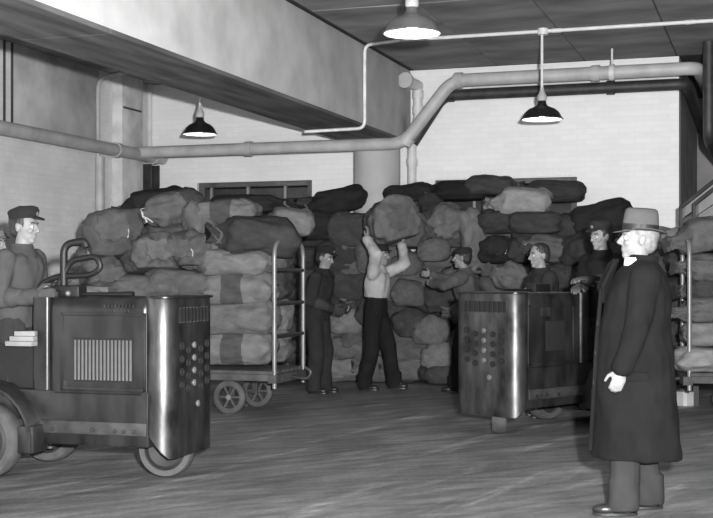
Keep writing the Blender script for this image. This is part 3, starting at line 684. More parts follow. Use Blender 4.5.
# back pile, along the back wall
BP = 'sacks heaped along the back wall'
back = [
    (412, 194, 16.1, (0.85, 0.5, 0.34), 10, 5, 0, 'k', 'very dark humped sack on the pile top beside the drain pipe'),
    (405, 212, 15.85, (0.6, 0.5, 0.36), -110, 0, 0, 'l', 'pale-shouldered sack just under the dark hump by the drain pipe'),
    (455, 192, 16.15, (0.9, 0.5, 0.30), 170, 0, 0, 'k', 'very dark sack lying under the left end of the right window'),
    (492, 187, 16.25, (0.8, 0.5, 0.30), 0, 0, 0, 'd', 'dark sack against the right window left of the large pale sack'),
    (519, 203, 15.85, (0.86, 0.55, 0.40), 180, 0, 0, 'p', 'large pale sack lying flat on the pile below the right window'),
    (553, 192, 16.2, (0.9, 0.5, 0.36), 180, 0, 0, 'd', 'dark sack behind the large pale sack, touching the window edge'),
    (596, 222, 15.9, (0.95, 0.6, 0.50), 165, -12, 0, 'k', 'very dark domed sack at the right end of the pile top'),
    (432, 214, 15.8, (0.6, 0.42, 0.42), -80, -40, 0, 'd', 'dark sack standing on end high in the pile, right of carried sack'),
    (447, 222, 15.65, (0.62, 0.46, 0.46), -100, -25, 0, 'l', 'pale sack with its mouth outward above the reaching man\'s hands'),
    (472, 238, 15.6, (0.8, 0.42, 0.36), -60, -75, 0, 'l', 'pale upright sack right behind the reaching man\'s cap'),
    (432, 250, 15.55, (0.62, 0.5, 0.40), -95, 0, 0, 'm', 'grey sack above the reaching man\'s outstretched arms'),
    (495, 224, 15.75, (0.75, 0.5, 0.36), 180, 0, 0, 'd', 'dark sack under the left end of the large pale sack'),
    (540, 224, 15.75, (0.85, 0.5, 0.34), 0, 0, 0, 'd', 'dark sack under the right end of the large pale sack'),
    (498, 252, 15.6, (0.62, 0.52, 0.40), -100, 8, 0, 'k', 'black sack with white tags between the reaching man and the capless man'),
    (520, 252, 15.6, (0.6, 0.5, 0.38), -70, 5, 0, 'd', 'dark tagged sack above the capless man\'s shoulder'),
    (552, 250, 15.65, (0.85, 0.55, 0.42), 190, 6, 0, 'm', 'grey sack with a light face just right of the capless man\'s head'),
    (580, 252, 15.55, (0.7, 0.5, 0.46), -60, -10, 0, 'd', 'dark two-lobed sack left of the cap of the tractor driver'),
    (515, 280, 15.5, (0.8, 0.52, 0.44), 200, 18, 0, 'l', 'pale slanting sack to the left of the capless man\'s jacket'),
    (560, 280, 15.55, (0.85, 0.52, 0.42), 0, 0, 0, 'd', 'dark sack behind the capless man\'s back'),
    (600, 272, 15.6, (0.85, 0.52, 0.42), 180, 0, 0, 'd', 'dark sack behind the tractor driver\'s shoulder'),
    (404, 264, 15.6, (0.65, 0.5, 0.40), -90, 0, 0, 'm', 'grey sack just right of the lifting man\'s head'),
    (410, 294, 15.55, (0.8, 0.5, 0.42), -100, 0, 0, 'm', 'grey sack right of the lifting man\'s chest'),
    (438, 300, 15.55, (0.8, 0.52, 0.42), 190, 0, 0, 'd', 'dark sack under the reaching man\'s forearms'),
    (408, 324, 15.5, (0.8, 0.5, 0.42), -80, 0, 0, 'd', 'dark sack right of the lifting man\'s waist'),
    (434, 331, 15.45, (0.7, 0.5, 0.44), -100, 0, 0, 'm', 'grey rounded sack at the reaching man\'s waist height'),
    (412, 352, 15.5, (0.8, 0.5, 0.42), 0, 0, 0, 'm', 'grey sack beside the lifting man\'s knee'),
    (440, 356, 15.45, (0.75, 0.5, 0.40), -95, 0, 0, 'l', 'pale sack near the reaching man\'s knee'),
    (414, 377, 15.5, (0.85, 0.5, 0.40), 180, 0, 0, 'm', 'grey sack on the floor right of the lifting man\'s shoes'),
    (438, 380, 15.35, (0.62, 0.5, 0.30), -80, 0, 0, 'd', 'dark sack on the floor in front of reaching man\'s feet'),
    (349, 243, 15.6, (0.62, 0.46, 0.34), -90, 0, 0, 'm', 'squarish grey sack in front of the column base, top of its stack'),
    (350, 268, 15.6, (0.62, 0.5, 0.36), -92, 0, 0, 'm', 'squarish grey sack second from top in the stack before the column'),
    (350, 295, 15.6, (0.62, 0.5, 0.38), -88, 0, 0, 'm', 'squarish grey sack third from top in the stack before the column'),
    (350, 322, 15.55, (0.7, 0.52, 0.40), -95, 0, 0, 'l', 'pale sack behind the lifting man\'s hips at left'),
    (350, 350, 15.5, (0.8, 0.52, 0.42), 170, 0, 0, 'm', 'grey sack behind the lifting man\'s knees at left'),
    (347, 377, 15.5, (0.85, 0.52, 0.40), 0, 0, 0, 'l', 'pale sack on the floor left of the lifting man\'s shoes'),
    (380, 300, 15.75, (0.8, 0.52, 0.42), 0, 0, 0, 'm', 'grey sack directly behind the lifting man\'s chest'),
    (300, 212, 15.7, (0.9, 0.55, 0.42), 10, 8, 0, 'd', 'dark sack on the heap just right of the left window'),
    (334, 203, 15.75, (0.95, 0.6, 0.42), 195, -14, 0, 'k', 'very dark sack with a pointed corner touching the column edge'),
    (318, 228, 15.5, (0.95, 0.62, 0.46), 0, 0, 0, 'k', 'large very dark sack right above the capped worker by the hoop'),
    (340, 226, 15.6, (0.7, 0.5, 0.40), -80, 0, 0, 'd', 'dark sack left of the column, over the squarish stack'),
    (318, 258, 15.6, (0.9, 0.55, 0.40), 180, 0, 0, 'd', 'dark sack behind the head of the capped worker'),
    (312, 288, 15.65, (0.9, 0.55, 0.42), 0, 0, 0, 'd', 'dark sack behind the chest of the capped worker'),
    (312, 320, 15.65, (0.9, 0.55, 0.42), 180, 0, 0, 'd', 'dark sack behind the waist of the capped worker'),
    (312, 350, 15.65, (0.9, 0.55, 0.42), 0, 0, 0, 'd', 'dark sack behind the knees of the capped worker'),
    (318, 378, 15.6, (0.9, 0.55, 0.42), 180, 0, 0, 'd', 'dark sack on the floor behind the capped worker')]
for (u, v, Y, sz, yaw, pt, ro, tn, lb) in back:
    p = VY(u, v, Y); p.z = max(p.z, sz[2] * 0.47)
    if -125 < yaw < -55 and abs(pt) < 20 and 'tag' not in lb and 'mouth' not in lb: yaw += 180
    sack(p, sz, yaw, pt, ro, tn, lb, BP, 'tag' if 'tag' in lb else 'cord')
for r, z in enumerate([0.2 + 0.35 * k for k in range(6)]):
    for c in range(9):
        x = -6.5 + c * 0.58 + (0.2 if r % 2 else 0)
        if x > XR - 0.35 : continue
        if (r, c) in ((0, 1), (0, 5), (0, 6), (0, 7), (1, 5), (1, 6), (1, 7), (2, 5), (2, 6), (2, 7)): continue
        near = abs(x + 5.1) < 0.72; tn = random.choice('ddmm') if x > -5.3 or r < 3 else 'd'
        if z > 1.7 and (x < -6.3 or x > -1.9): continue
        sack((x, (15.50 if near else 15.95 + random.uniform(-0.05, 0.05)), z), (0.88, 0.44 if near else 0.6, 0.52), random.choice((0, 180)) if near else random.choice((90, 0, 180, 90)), 0, 0, tn, '%s sack deep in back heap, %s layer up, %s from left end' % (TNAME[tn], ORD[r], ORD[c]), 'sacks deep in the back heap', 'cord')
for u, wh in ((475, 'beside the reaching man\'s trousers'), (600, 'behind the right tractor\'s driver')):                  # low sacks seen past the right tractor and the driver
    for k, v in enumerate((312, 345, 375)):
        p = VY(u, v, 15.5); p.z = max(p.z, 0.2)
        sack(p, (0.8, 0.55, 0.42), random.choice((90, 0, 180)), 0, 0, 'm', 'grey sack %s, %s' % (('at waist height', 'at knee height', 'on the floor')[k], wh), 'low sacks behind the right tractor', 'cord')
# right side: sacks on and near the right-hand cart
for (u, v, d, sz, yaw, pt, tn, lb) in [
    (707, 236, 12.2, (0.8, 0.5, 0.38), 180, -10, 'm', 'grey sack on top of the right-hand cart hoop with its mouth to the left'),
    (712, 268, 12.3, (0.75, 0.5, 0.34), 180, 0, 'm', 'grey sack below the topmost one on the right-hand cart'),
    (712, 290, 12.35, (0.75, 0.5, 0.34), 180, 0, 'd', 'dark sack in the middle of the right-hand cart load'),
    (712, 310, 12.0, (0.86, 0.5, 0.30), 183, -4, 'm', 'grey sack with its mouth poking left through the right-hand hoop'),
    (717, 334, 12.1, (0.72, 0.5, 0.30), 0, 0, 'l', 'pale coarse sack between the hoop posts of the right-hand cart'),
    (716, 360, 11.95, (0.85, 0.55, 0.30), 0, 0, 'p', 'very pale sack lying on the deck of the right-hand cart')]:
    sack(V(u, v, d + 0.2), sz, yaw, pt, 0, tn, lb, 'sacks on the right-hand cart', 'cord')
for (u, v, Y, sz, yaw, tn, lb) in [
    (668, 240, 15.2, (0.7, 0.40, 0.36), -90, 'p', 'pale sack peeking out behind the fedora brim'),
    (680, 262, 15.0, (0.7, 0.5, 0.42), -90, 'd', 'dark sack at the wall corner behind the overcoated man'),
    (678, 295, 15.0, (0.8, 0.5, 0.46), -90, 'd', 'dark sack behind the overcoated man\'s back at elbow height'),
    (678, 330, 15.0, (0.8, 0.5, 0.46), -90, 'd', 'dark sack behind the overcoated man\'s back at hand height'),
    (676, 368, 15.0, (0.8, 0.5, 0.46), -90, 'd', 'dark sack on the floor by the wall corner'),
    (650, 300, 15.2, (0.8, 0.5, 0.46), -90, 'd', 'dark sack hidden straight behind the overcoated man, upper'),
    (650, 335, 15.2, (0.8, 0.5, 0.46), -90, 'd', 'dark sack hidden straight behind the overcoated man, middle'),
    (650, 370, 15.2, (0.8, 0.5, 0.46), -90, 'd', 'dark sack hidden straight behind the overcoated man, lower'),
    (655, 268, 15.2, (0.8, 0.5, 0.46), -90, 'd', 'dark sack hidden straight behind the overcoated man\'s collar')]:
    p = VY(u, v, Y); p.z = max(p.z, sz[2] * 0.47); sack(p, sz, -yaw, 0, 0, tn, lb, 'sacks stacked at the wall corner', 'cord')
# ------------------------------------------------------------------ people
m_skin = mat('skin', 0.20, 0.6, var=0.08, scale=12, bump=0.05)
m_hair = mat('dark_hair', 0.02, 0.6, var=0.3, scale=30, bump=0.4, bscale=60)
m_eye = mat('eye_white', 0.5, 0.3, bump=0); m_iris = mat('iris', 0.015, 0.3, bump=0)
m_shoe = mat('black_leather', 0.02, 0.35)
def cloth(name, g, var=0.2): return mat(name, g, 0.95, var=var, scale=7, bump=0.35, bscale=16, spec=0.15)
def remesh(mb, name, m, parent, vox=0.008, smooth=4, wr=0.0, wscale=9.0):
    me = bpy.data.meshes.new(name); me.from_pydata([tuple(p) for p in mb.v], [], mb.f)
    bm = bmesh.new(); bm.from_mesh(me); bmesh.ops.recalc_face_normals(bm, faces=bm.faces); bm.to_mesh(me); bm.free()
    tmp = bpy.data.objects.new('tmp', me); C.objects.link(tmp)
    r = tmp.modifiers.new('r', 'REMESH'); r.mode = 'VOXEL'; r.voxel_size = vox; r.adaptivity = 0
    s = tmp.modifiers.new('s', 'SMOOTH'); s.factor = 0.5; s.iterations = smooth
    dg = bpy.context.evaluated_depsgraph_get()
    out = bpy.data.meshes.new_from_object(tmp.evaluated_get(dg)); out.name = name
    bpy.data.objects.remove(tmp); bpy.data.meshes.remove(me)
    if wr:
        off = Vector((random.uniform(0, 40), 3, 7))
        N = len(out.vertices); nn = [0.0] * (3 * N); cc = [0.0] * (3 * N)
        out.vertices.foreach_get('co', cc); out.vertices.foreach_get('normal', nn)
        for i in range(0, 3 * N, 3):
            q = Vector((cc[i] * wscale, cc[i + 1] * wscale, cc[i + 2] * wscale * 0.55)) + off
            h = wr * (noise.noise(q) + 0.5 * noise.noise(q * 2.3))
            cc[i] += nn[i] * h; cc[i + 1] += nn[i + 1] * h; cc[i + 2] += nn[i + 2] * h
        out.vertices.foreach_set('co', cc); out.update()
    out.polygons.foreach_set('use_smooth', [True] * len(out.polygons))
    out.materials.clear()
    return obj(name, out, m, parent)
def ik(a, b, l1, l2, pole):
    a = Vector(a); b = Vector(b); d = b - a; L = min(d.length, (l1 + l2) * 0.995); dn = d.normalized(); b = a + dn * L
    x = (l1 * l1 - l2 * l2 + L * L) / (2 * L); h = math.sqrt(max(0, l1 * l1 - x * x))
    pv = Vector(pole); pv = (pv - dn * pv.dot(dn)).normalized()
    return a + dn * x + pv * h, b
def hand(mb, wrist, d, n, sgn, curl=0.5, s=1.0):        # d: along the hand, n: palm normal, sgn: thumb side
    d = Vector(d).normalized(); n = Vector(n); n = (n - d * n.dot(d)).normalized(); sd = d.cross(n) * sgn
    w_ = Vector(wrist)
    M = Matrix((d, sd, n)).transposed()
    mb.cap2(w_ - d * 0.03, w_ + d * 0.03, 0.026 * s, 0.028 * s)
    mb.ell(w_ + d * 0.055 * s, (0.052 * s, 0.042 * s, 0.018 * s), M)
    ends = []
    for i, (off, l) in enumerate(((0.030, 0.070), (0.010, 0.080), (-0.010, 0.075), (-0.029, 0.058))):
        p = w_ + d * (0.088 - abs(off) * 0.25) * s + sd * off * s; a = curl * 0.35
        for k, f in enumerate((0.45, 0.32, 0.23)):
            q = p + (d * math.cos(a) + n * math.sin(a)) * l * f * s
            mb.cap2(p, q, (0.0098 - 0.0009 * k) * s, (0.0092 - 0.0011 * k) * s, 8); p = q; a += curl
    p = w_ + d * 0.025 * s + sd * 0.032 * s + n * 0.006
    q = p + (d * 0.7 + sd * 0.65 + n * 0.35 * curl).normalized() * 0.042 * s
    mb.cap2(p, q, 0.0135 * s, 0.011 * s, 8)
    mb.cap2(q, q + (d * 0.95 + sd * 0.15 + n * 0.5 * curl).normalized() * 0.036 * s, 0.011 * s, 0.009 * s, 8)
def rot_yp(yaw, pitch, roll=0): return Matrix.Rotation(math.radians(yaw), 3, 'Z') @ Matrix.Rotation(math.radians(pitch), 3, 'Y') @ Matrix.Rotation(math.radians(roll), 3, 'X')
def ring(c, ax, fw, lf, rx, ry, n=22, fn=None):
    out = []
    for k in range(n):
        a = 2 * PI * k / n; f = fn(a) if fn else 1
        out.append(c + fw * rx * f * math.cos(a) + lf * ry * f * math.sin(a))
    return out
def person(label, pos, facing, H=1.75, z0=0.0, lean=0, side=0, head=(0, 0), lh=None, rh=None, lpole=(-0.6, 0.5, -0.8), rpole=(-0.6, -0.5, -0.8),
           lf=(0.02, 0.11), rf=(-0.02, -0.11), top=None, low=None, hat='cap', hatm=None, coat=False, curl=(0.6, 0.6), pn=((0, -1, 0), (0, 1, 0)),
           vox=0.0085, jacket_len=0.12, hairm=None, crouch=0.0, sleeves=True, twist=0, glove=None, hdir=(None, None), face=True):
    s = H / 1.75
    t = thing('person', label, 'person', (pos[0], pos[1], z0), facing)
    le, sd_ = math.radians(lean), math.radians(side)
    up = Vector((math.sin(le), math.sin(sd_), math.cos(le))).normalized()
    fwd = (Matrix.Rotation(math.radians(twist), 3, 'Z') @ Vector((1, 0, 0))); fwd = (fwd - up * fwd.dot(up)).normalized(); lft = up.cross(fwd)
    pel = Vector((-0.05 * abs(lean) / 40, 0, (0.95 - crouch) * s))
    nk = pel + up * 0.50 * s
    HM = rot_yp(head[0], head[1]); hf = HM
    hup = (up * 0.5 + Vector((0, 0, 0.5))).normalized()
    hc = nk + hup * 0.165 * s + fwd * 0.022
    body = MB()
    TR = [(-0.06, 0.105, 0.150), (0.04, 0.115, 0.165), (0.16, 0.105, 0.148), (0.28, 0.118, 0.165), (0.38, 0.120, 0.178), (0.45, 0.095, 0.165), (0.50, 0.062, 0.085), (0.53, 0.05, 0.055)]
    def torso(mb, g, lo=-1, hi=9, gs=1.0):
        mb.rings([ring(pel + up * h * s, up, fwd, lft, (rx + g) * s * gs, (ry + g) * s * gs) for h, rx, ry in TR if lo <= h <= hi])
    torso(body, 0)
    body.cap2(nk - up * 0.04, hc - hup * 0.03, 0.060 * s, 0.054 * s)
    # head
    def hp(x, y, z): return hc + HM @ Vector((x * s, y * s, z * s))
    def he(c, r, n=18, m=12): body.ell(hp(*c), [q * s for q in r], HM, n, m)
    he((-0.012, 0, 0.030), (0.100, 0.076, 0.098)); he((0.022, 0, -0.040), (0.068, 0.058, 0.074)); he((0.062, 0, -0.094), (0.026, 0.028, 0.022))
    he((0.070, 0, 0.032), (0.022, 0.056, 0.014)); he((0.058, 0.034, -0.022), (0.030, 0.026, 0.022)); he((0.058, -0.034, -0.022), (0.030, 0.026, 0.022))
    body.cap2(hp(0.086, 0, 0.022), hp(0.112, 0, -0.020), 0.009 * s, 0.013 * s, 10); he((0.098, 0, -0.027), (0.016, 0.017, 0.010))
    he((0.078, 0, -0.055), (0.018, 0.026, 0.008)); he((0.076, 0, -0.068), (0.018, 0.022, 0.008))
    for q in (-1, 1):
        he((-0.012, q * 0.078, -0.004), (0.020, 0.010, 0.034)); he((-0.02, q * 0.086, 0.008), (0.014, 0.006, 0.022))
    # arms
    sh = [nk - up * 0.062 * s + lft * 0.185 * s * q for q in (1, -1)]
    tg = []
    for i, (h, pole) in enumerate(((lh, lpole), (rh, rpole))):
        q = 1 if i == 0 else -1
        if h is None: h = sh[i] + Vector((0.08, 0.05 * q, -0.52 * s))
        e, wv = ik(sh[i], h, 0.29 * s, 0.265 * s, pole)
        tg.append((sh[i], e, wv))
        body.cap2(sh[i], e, 0.052 * s, 0.041 * s); body.cap2(e, wv, 0.041 * s, 0.028 * s)
        dr = Vector(hdir[i]) if hdir[i] else (wv - e)
        hm_ = body
        hand(hm_, wv, dr, pn[i], -1 if i == 0 else 1, curl[i], s * 1.02)
        if glove:
            gb = MB(); hand(gb, wv, dr, pn[i], -1 if i == 0 else 1, curl[i], s * 1.22); dn = (wv - e).normalized()
            gb.cap2(wv - dn * 0.16, wv - dn * 0.0, 0.075 * s, 0.042 * s)
            remesh(gb, 'gauntlet_glove', glove, t, 0.006, 3, 0.004, 20)
    # legs
    hip = [pel + lft * 0.088 * s * q + Vector((0, 0, -0.03)) for q in (1, -1)]; ank = []
    for i, f in enumerate((lf, rf)):
        an = Vector((f[0], f[1], 0.085 * s + (f[2] if len(f) > 2 else 0)))
        kn, an = ik(hip[i], an, 0.424 * s, 0.414 * s, (1, 0.1 * (1 - 2 * i), 0))
        ank.append((hip[i], kn, an))
        body.cap2(hip[i], kn, 0.085 * s, 0.055 * s); body.cap2(kn, an, 0.052 * s, 0.036 * s); body.cap2(an, an + Vector((0.12, 0, -0.05)), 0.036 * s, 0.028 * s)
    remesh(body, 'body', m_skin, t, min(vox, 0.0065), 3)
    # eyes, brows
    if face:
        for q in (-1, 1):
            e = MB().ell(hp(0.074, q * 0.031, 0.008), (0.013 * s,) * 3).build('eye', m_eye, t)
            MB().ell(hp(0.084, q * 0.031, 0.008), (0.005 * s, 0.006 * s, 0.006 * s)).build('iris', m_iris, e)
            MB().tube([hp(0.088, q * 0.014, 0.033), hp(0.088, q * 0.034, 0.039), hp(0.074, q * 0.052, 0.034)], 0.0045 * s, 6).build('eyebrow', hairm or m_hair, t)
    # hair: back and sides of the skull
    hb = MB(); hb.ell(hp(-0.024, 0, 0.040), [0.100 * s, 0.082 * s, 0.098 * s], HM, 20, 14); hb.ell(hp(-0.055, 0, -0.005), [0.062 * s, 0.074 * s, 0.075 * s], HM, 18, 12)
    remesh(hb, 'hair', hairm or m_hair, t, 0.006, 2, 0.004, 40)
    # trousers
    tb = MB(); torso(tb, 0.016, -0.1, 0.17)
    for i in (0, 1):
        a, k_, b = ank[i]
        tb.cap2(a, k_, 0.112 * s, 0.096 * s); tb.cap2(k_, b + Vector((0.015, 0, 0.03)), 0.094 * s, 0.084 * s); tb.rings([ring(Vector((b.x + 0.018, b.y, z)), None, Vector((1, 0, 0)), Vector((0, 1, 0)), 0.090 * s, 0.085 * s) for z in (b.z - 0.055, b.z + 0.12)])
    remesh(tb, 'trousers', low, t, vox, 4, 0.014, 7)
    for i, (a, k_, b) in enumerate(ank):
        g = b.z - 0.085 * s
        sb = MB(); sb.ell((b.x + 0.03, b.y, g + 0.045), (0.085 * s, 0.045 * s, 0.042 * s)); sb.ell((b.x + 0.11, b.y + (0.01 if i == 0 else -0.01), g + 0.036), (0.085 * s, 0.048 * s, 0.034 * s)); sb.cap2(b, (b.x, b.y, g + 0.04), 0.045 * s, 0.045 * s)
        so_ = remesh(sb, 'shoe', m_shoe, t, 0.006, 3)
        MB().rings([[Vector((b.x + 0.065 * s + (0.132 * s) * math.cos(2 * PI * k / 20), b.y + (0.049 * s) * math.sin(2 * PI * k / 20), g + z)) for k in range(20)] for z in (0.002, 0.016)]).build('sole', m_shoe, so_)
    # upper clothing
    jb = MB()
    if coat:
        def fn(h):
            return lambda a: 1 + 0.035 * max(0, (0.9 - h)) * math.cos(7 * a + 1.0) + 0.02 * math.cos(3 * a)
        rg = []
        for z, cx_, rx, ry in ((0.33, -0.02, 0.262, 0.255), (0.37, -0.02, 0.262, 0.257), (0.6, -0.015, 0.245, 0.25), (0.85, -0.01, 0.226, 0.24), (1.05, 0.0, 0.208, 0.228), (1.22, 0.0, 0.196, 0.225), (1.34, 0.0, 0.178, 0.222), (1.41, -0.01, 0.145, 0.20), (1.47, -0.01, 0.100, 0.125), (1.50, -0.01, 0.08, 0.085)):
            rg.append(ring(Vector((cx_ * s + up.x * max(0, z - 0.95), up.y * max(0, z - .95), z * s)), up, Vector((1, 0, 0)), Vector((0, 1, 0)), rx * s, ry * s, 48, fn(z)))
        jb.rings(rg); ag = 0.030
    else:
        torso(jb, 0.030, -0.09 if jacket_len > 0.1 else 0.05, 0.46)
        jb.rings([ring(pel + up * h * s, up, fwd, lft, (rx + 0.024) * s, (ry + 0.022) * s) for h, rx, ry in TR[4:7]])
        ag = 0.024
    for i, (a, e, wv) in enumerate(tg):
        if sleeves is True or sleeves == i:
            wr_ = e.lerp(wv, 0.93)
            jb.cap2(a, e, (0.056 + ag) * s, (0.044 + ag) * s); jb.cap2(e, wr_, (0.043 + ag) * s, (0.032 + ag) * s)
            d = (wv - e).normalized(); jb.cap2(e.lerp(wv, 0.8), wr_, (0.034 + ag) * s, (0.036 + ag) * s)
        else:
            jb.cap2(a, a.lerp(e, 0.5), (0.056 + ag) * s, (0.048 + ag) * s)
    j = remesh(jb, 'overcoat' if coat else 'jacket', top, t, vox, 4, 0.017 if not coat else 0.012, 8)
    # collar
    cb_ = MB()
    for q in range(2):
        pass
    cr = [ring(nk + hup * z * s, hup, fwd, lft, rx * s, ry * s, 24) for z, rx, ry in ((-0.035, 0.12, 0.135), (0.015, 0.088, 0.092), (0.045, 0.080, 0.082), (0.047, 0.070, 0.072), (0.015, 0.07, 0.072), (-0.03, 0.09, 0.10))]
    if coat: cr = [ring(nk + hup * z * s - fwd * 0.012, hup, fwd, lft, rx * s, ry * s, 24, lambda a: 1.0) for z, rx, ry in ((-0.03, 0.115, 0.125), (0.03, 0.088, 0.090), (0.072, 0.090, 0.090), (0.076, 0.080, 0.080), (0.03, 0.074, 0.075), (-0.02, 0.085, 0.095))]
    cb_.rings(cr, False, True)
    cb_.build('collar', top, t)
    # headgear
    def hring(z, rx, ry, cx_=0.0, dz=None, n=32):
        out = []
        for k in range(n):
            a = 2 * PI * k / n; x = cx_ + rx * math.cos(a); y = ry * math.sin(a)
            out.append(hp(x, y, z + (dz(x, y, a) if dz else 0)))
        return out
    if hat == 'cap':
        hm = hatm or m_hair
        cp = MB().rings([hring(0.052, 0.106, 0.088, -0.014, lambda x, y, a: 0.012 + 0.14 * x), hring(0.085, 0.110, 0.092, -0.014, lambda x, y, a: 0.08 * x), hring(0.118, 0.117, 0.104, -0.016, lambda x, y, a: 0.12 * x), hring(0.140, 0.104, 0.094, -0.016, lambda x, y, a: 0.18 * x), hring(0.152, 0.075, 0.066, -0.016, lambda x, y, a: 0.2 * x), hring(0.157, 0.03, 0.03, -0.016)]).build('cap_crown', hm, t)
        vz = MB(); rs = []
        for k in range(13):
            a = math.radians(-70 + 140 * k / 12); o_ = Vector((0.088 + 0.056 * math.cos(a), 0.080 * math.sin(a), 0.070 - 0.012 * math.cos(a))); i_ = Vector((0.055 + 0.03 * math.cos(a), 0.075 * math.sin(a), 0.078))
            rs.append([hp(*o_), hp(o_.x, o_.y, o_.z + 0.012), hp(i_.x, i_.y, i_.z + 0.012), hp(*i_)])
        vz.rings(rs).build('visor', hm, cp)
        MB().ell(hp(0.098, 0, 0.104), [0.006, 0.016, 0.018], HM, 12, 8).build('cap_badge', m_bare, cp)
    elif hat == 'flat':
        hm = hatm or m_hair
        cp = MB().rings([hring(0.050, 0.104, 0.085, -0.015), hring(0.085, 0.112, 0.094, -0.014), hring(0.118, 0.100, 0.088, -0.02), hring(0.135, 0.06, 0.055, -0.03)]).build('cap_crown', hm, t)
        MB().ell(hp(0.095, 0, 0.062), [0.045 * s, 0.062 * s, 0.009 * s], HM, 18, 8).build('visor', hm, cp)
    elif hat == 'fedora':
        hm = hatm
        def pinch(x, y, a): return 0.0
        def brimz(x, y, a): return 0.018 * (abs(y) / 0.14) ** 2 - 0.012 * x / 0.14 * 0 - (0.012 if x > 0.05 else 0)
        cp = MB().rings([hring(0.052, 0.106, 0.086, -0.01), hring(0.10, 0.106, 0.086, -0.01), hring(0.150, 0.101, 0.080, -0.01), hring(0.178, 0.094, 0.070, -0.01), hring(0.188, 0.080, 0.052, -0.01), hring(0.176, 0.055, 0.026, -0.01), hring(0.170, 0.03, 0.01, -0.01)]).build('hat_crown', hm, t, auto=60)
        MB().rings([hring(0.050, 0.102, 0.082, -0.01, brimz, 40), hring(0.044, 0.158, 0.142, -0.008, brimz, 40), hring(0.049, 0.158, 0.142, -0.008, brimz, 40), hring(0.058, 0.102, 0.082, -0.01, brimz, 40)], False, True).build('hat_brim', hm, cp)
        MB().rings([hring(0.056, 0.108, 0.088, -0.01), hring(0.092, 0.1075, 0.0875, -0.01), hring(0.092, 0.104, 0.084, -0.01), hring(0.056, 0.104, 0.084, -0.01)], False, True).build('hat_band', mat('hat_ribbon', 0.008, 0.6), cp)
        MB().box(hp(-0.01, 0.09, 0.074), (0.03, 0.012, 0.03)).build('ribbon_bow', MATS['hat_ribbon'], cp)
    return dict(root=t, hc=hc, hp=hp, nk=nk, up=up, tg=tg, s=s, HM=HM)
def fdir(ax, ay): return math.atan2(ay, ax) + TH      # facing given in the picture's frame (x right, y away)
def loc_of(world, pos, facing, z0=0.0):
    d = Vector(world) - Vector((pos[0], pos[1], z0)); return Matrix.Rotation(-facing, 3, 'Z') @ d

# overcoated man at right
d_ = 7.2; ps = V(634, 500, d_); fa = fdir(-1, 0.06)
lh = loc_of(V(622, 371, d_ - 0.26), ps, fa)
P8 = person('man in dark overcoat and grey fedora standing in profile at right', ps, fa, H=1.70, lean=-4, head=(0, -4), lh=lh, rh=None, lf=(0.06, 0.10), rf=(-0.12, -0.09),
       top=cloth('charcoal_wool', 0.0085), low=cloth('grey_trousers', 0.028), hat='fedora', hatm=mat('grey_felt', 0.075, 0.95, var=0.15, spec=0.1), coat=True, vox=0.009, pn=((0, -1, 0), (0, 1, 0)), curl=(0.95, 0.5),
       hairm=mat('grey_hair', 0.16, 0.7, var=0.2, scale=30), lpole=(-0.9, 0.5, -0.2))
t8 = P8['root']; cm = MATS['charcoal_wool']
MB().tube([(0.252, 0.02, 0.36), (0.232, 0.02, 0.7), (0.215, 0.02, 1.0), (0.19, 0.02, 1.28), (0.135, 0.02, 1.38)], 0.012, 8).build('coat_placket', cm, t8)
for z, x in ((0.75, 0.235), (0.92, 0.226), (1.09, 0.214)): MB().lathe([(0.016, 0), (0.014, 0.006), (0.001, 0.007)], 12, (x, 0.05, z), 'X').build('button', m_dark, t8)
for q in (1, -1):
    MB().prism([(0.17, 0.02 * q, 1.20), (0.185, 0.10 * q, 1.30), (0.12, 0.10 * q, 1.43), (0.09, 0.055 * q, 1.46)], (0.018, 0, 0.006)).build('lapel', cm, t8, bevel=0.005)
MB().box((0.03, 0.232, 0.80), (0.15, 0.02, 0.05)).build('pocket_flap', cm, t8, bevel=0.006)
MB().rings([ring(P8['nk'] + Vector((0.022, 0, z)), None, Vector((1, 0, 0)), Vector((0, 1, 0)), rx, ry, 20) for z, rx, ry in ((0.0, 0.078, 0.08), (0.06, 0.07, 0.07), (0.06, 0.062, 0.062), (0.0, 0.068, 0.07))], False, True).build('shirt_collar', mat('white_shirt', 0.75, 0.8), t8)

# lifting man with the sack overhead
d_ = 15.0; ps = V(376, 390, d_); fa = fdir(0.95, -0.35)
lw = lambda u, v, dd=d_: loc_of(V(u, v, dd), ps, fa)
person('man in a white shirt lifting a sack over his head by the pile', ps, fa, H=1.76, lean=4, head=(-5, 4), lh=lw(402, 245, 15.05), rh=lw(367, 239, 14.8), lf=(0.18, 0.10), rf=(-0.12, -0.10),
       top=cloth('white_cotton', 0.34), low=cloth('black_trousers', 0.012), hat='flat', hatm=mat('black_felt', 0.01, 0.9), pn=((0, 0, 1), (0, 0, 1)), lpole=(0.5, 0.7, -0.5), rpole=(0.6, -0.6, 0.1), jacket_len=0, sleeves=True, hdir=((0.3, 0, 1), (0.2, 0, 1)))
sack(V(392, 222, 14.95), (0.72, 0.62, 0.60), -75, 6, 15, 't', 'round full sack held over the lifting man\'s head', None, 'cord', 3)
# reaching man
ps = V(469, 393, 14.7); fa = fdir(-1, 0.3)
lw = lambda u, v, dd=14.7: loc_of(V(u, v, dd), ps, fa)
person('man in grey shirt and black cap reaching left into the pile', ps, fa, H=1.72, lean=7, head=(0, 0), lh=lw(432, 283, 14.6), rh=lw(430, 275, 14.9), lf=(0.12, 0.1), rf=(-0.1, -0.1),
       top=cloth('grey_work_shirt', 0.075), low=cloth('black_work_trousers', 0.012), hat='flat', hatm=MATS['black_felt'], pn=((0, -1, 0), (0, 1, 0)), lpole=(-0.2, 0.9, -0.25), rpole=(-0.2, -0.9, -0.25), jacket_len=0)
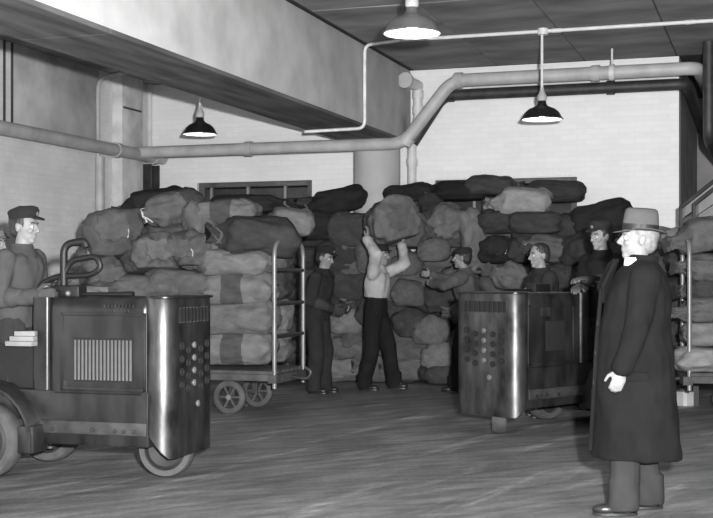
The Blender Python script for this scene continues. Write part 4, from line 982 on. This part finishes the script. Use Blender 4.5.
# capless man behind right tractor
ps = V(546, 400, 12.2); fa = fdir(-0.97, -0.25)
person('dark-haired capless man in a dark jacket behind the right tractor', ps, fa, H=1.70, lean=6, head=(5, 4), top=cloth('dark_jacket', 0.022), low=MATS['black_trousers'], hat=None, lh=(0.38, 0.16, 1.16), rh=(0.36, -0.14, 1.14), pn=((0, 0, -1), (0, 0, -1)))
# driver of the right tractor
dd = 11.35; ps = V(604, 400, dd); fa = fdir(-0.80, -0.62)
lw = lambda u, v, q: loc_of(V(u, v, q), ps, fa, 0.152)
P4 = person('capped tractor driver in a black coat beside the overcoated man', ps, fa, H=1.70, z0=0.152, lean=3, head=(-6, 6), top=cloth('black_coat', 0.010), low=MATS['black_trousers'], hat='cap', hatm=MATS['black_felt'],
       glove=mat('worn_glove_leather', 0.06, 0.6, var=0.4), lh=lw(588, 280, 10.9), rh=lw(578, 288, 11.1), pn=((0, 0, -1), (0, 0, -1)), jacket_len=0.3, hairm=m_hair)
# capped worker by the cart hoop
ps = V(318, 390, 14.7); fa = fdir(0.85, -0.35)
person('worker in dark overalls and cap standing between hoop and column', ps, fa, H=1.72, lean=8, head=(-5, 14), top=cloth('dark_overalls', 0.024), low=MATS['dark_overalls'], hat='cap', hatm=MATS['black_felt'], lh=(0.26, 0.14, 1.02), rh=(0.24, -0.16, 1.0), glove=mat('dark_work_glove', 0.03, 0.9))
# driver of the left tractor
dd = 8.75; ps = V(20, 400, dd); fa = fdir(0.93, -0.36)
lw = lambda u, v, q: loc_of(V(u, v, q), ps, fa, 0.152)
person('tractor driver in dark cap and grey jacket at the far left', ps, fa, H=1.68, z0=0.152, lean=2, head=(8, 3), top=cloth('driver_jacket', 0.058), low=cloth('driver_trousers', 0.03), hat='cap', hatm=mat('navy_cap_cloth', 0.008, 0.9),
       rh=lw(34, 296, 8.5), lh=lw(52, 288, 8.75), pn=((0, 0, -1), (0, 1, 0)), rpole=(-0.9, -0.3, -0.5), curl=(1.0, 0.9), vox=0.008, glove=mat('grey_work_glove', 0.045, 0.9))
# man cut off by the left edge
ps = V(-8, 400, 9.8); fa = fdir(0.9, -0.44)
person('second man half cut off by the left picture edge, behind the driver', ps, fa, H=1.74, head=(0, 0), top=cloth('grey_jacket', 0.07), low=MATS['driver_trousers'], hat='flat', hatm=mat('grey_cap_cloth', 0.14, 0.9))
# bundle of papers on the left tractor
pb_ = V(27, 343, 8.45)
bu = thing('paper_bundle', 'bundle of pale papers lying on the left tractor by the driver', 'papers', pb_, rL)
for k in range(3):
    MB().box((0.01 * k, 0, k * 0.034), (0.20 - 0.03 * k, 0.22, 0.032), 0.12 * k).build('sheaf', mat('bundle_paper', 0.2, 0.8, var=0.15), bu, bevel=0.003)
MB().box((-0.02, 0, 0.034), (0.02, 0.205, 0.105)).build('strap', m_blk, bu)
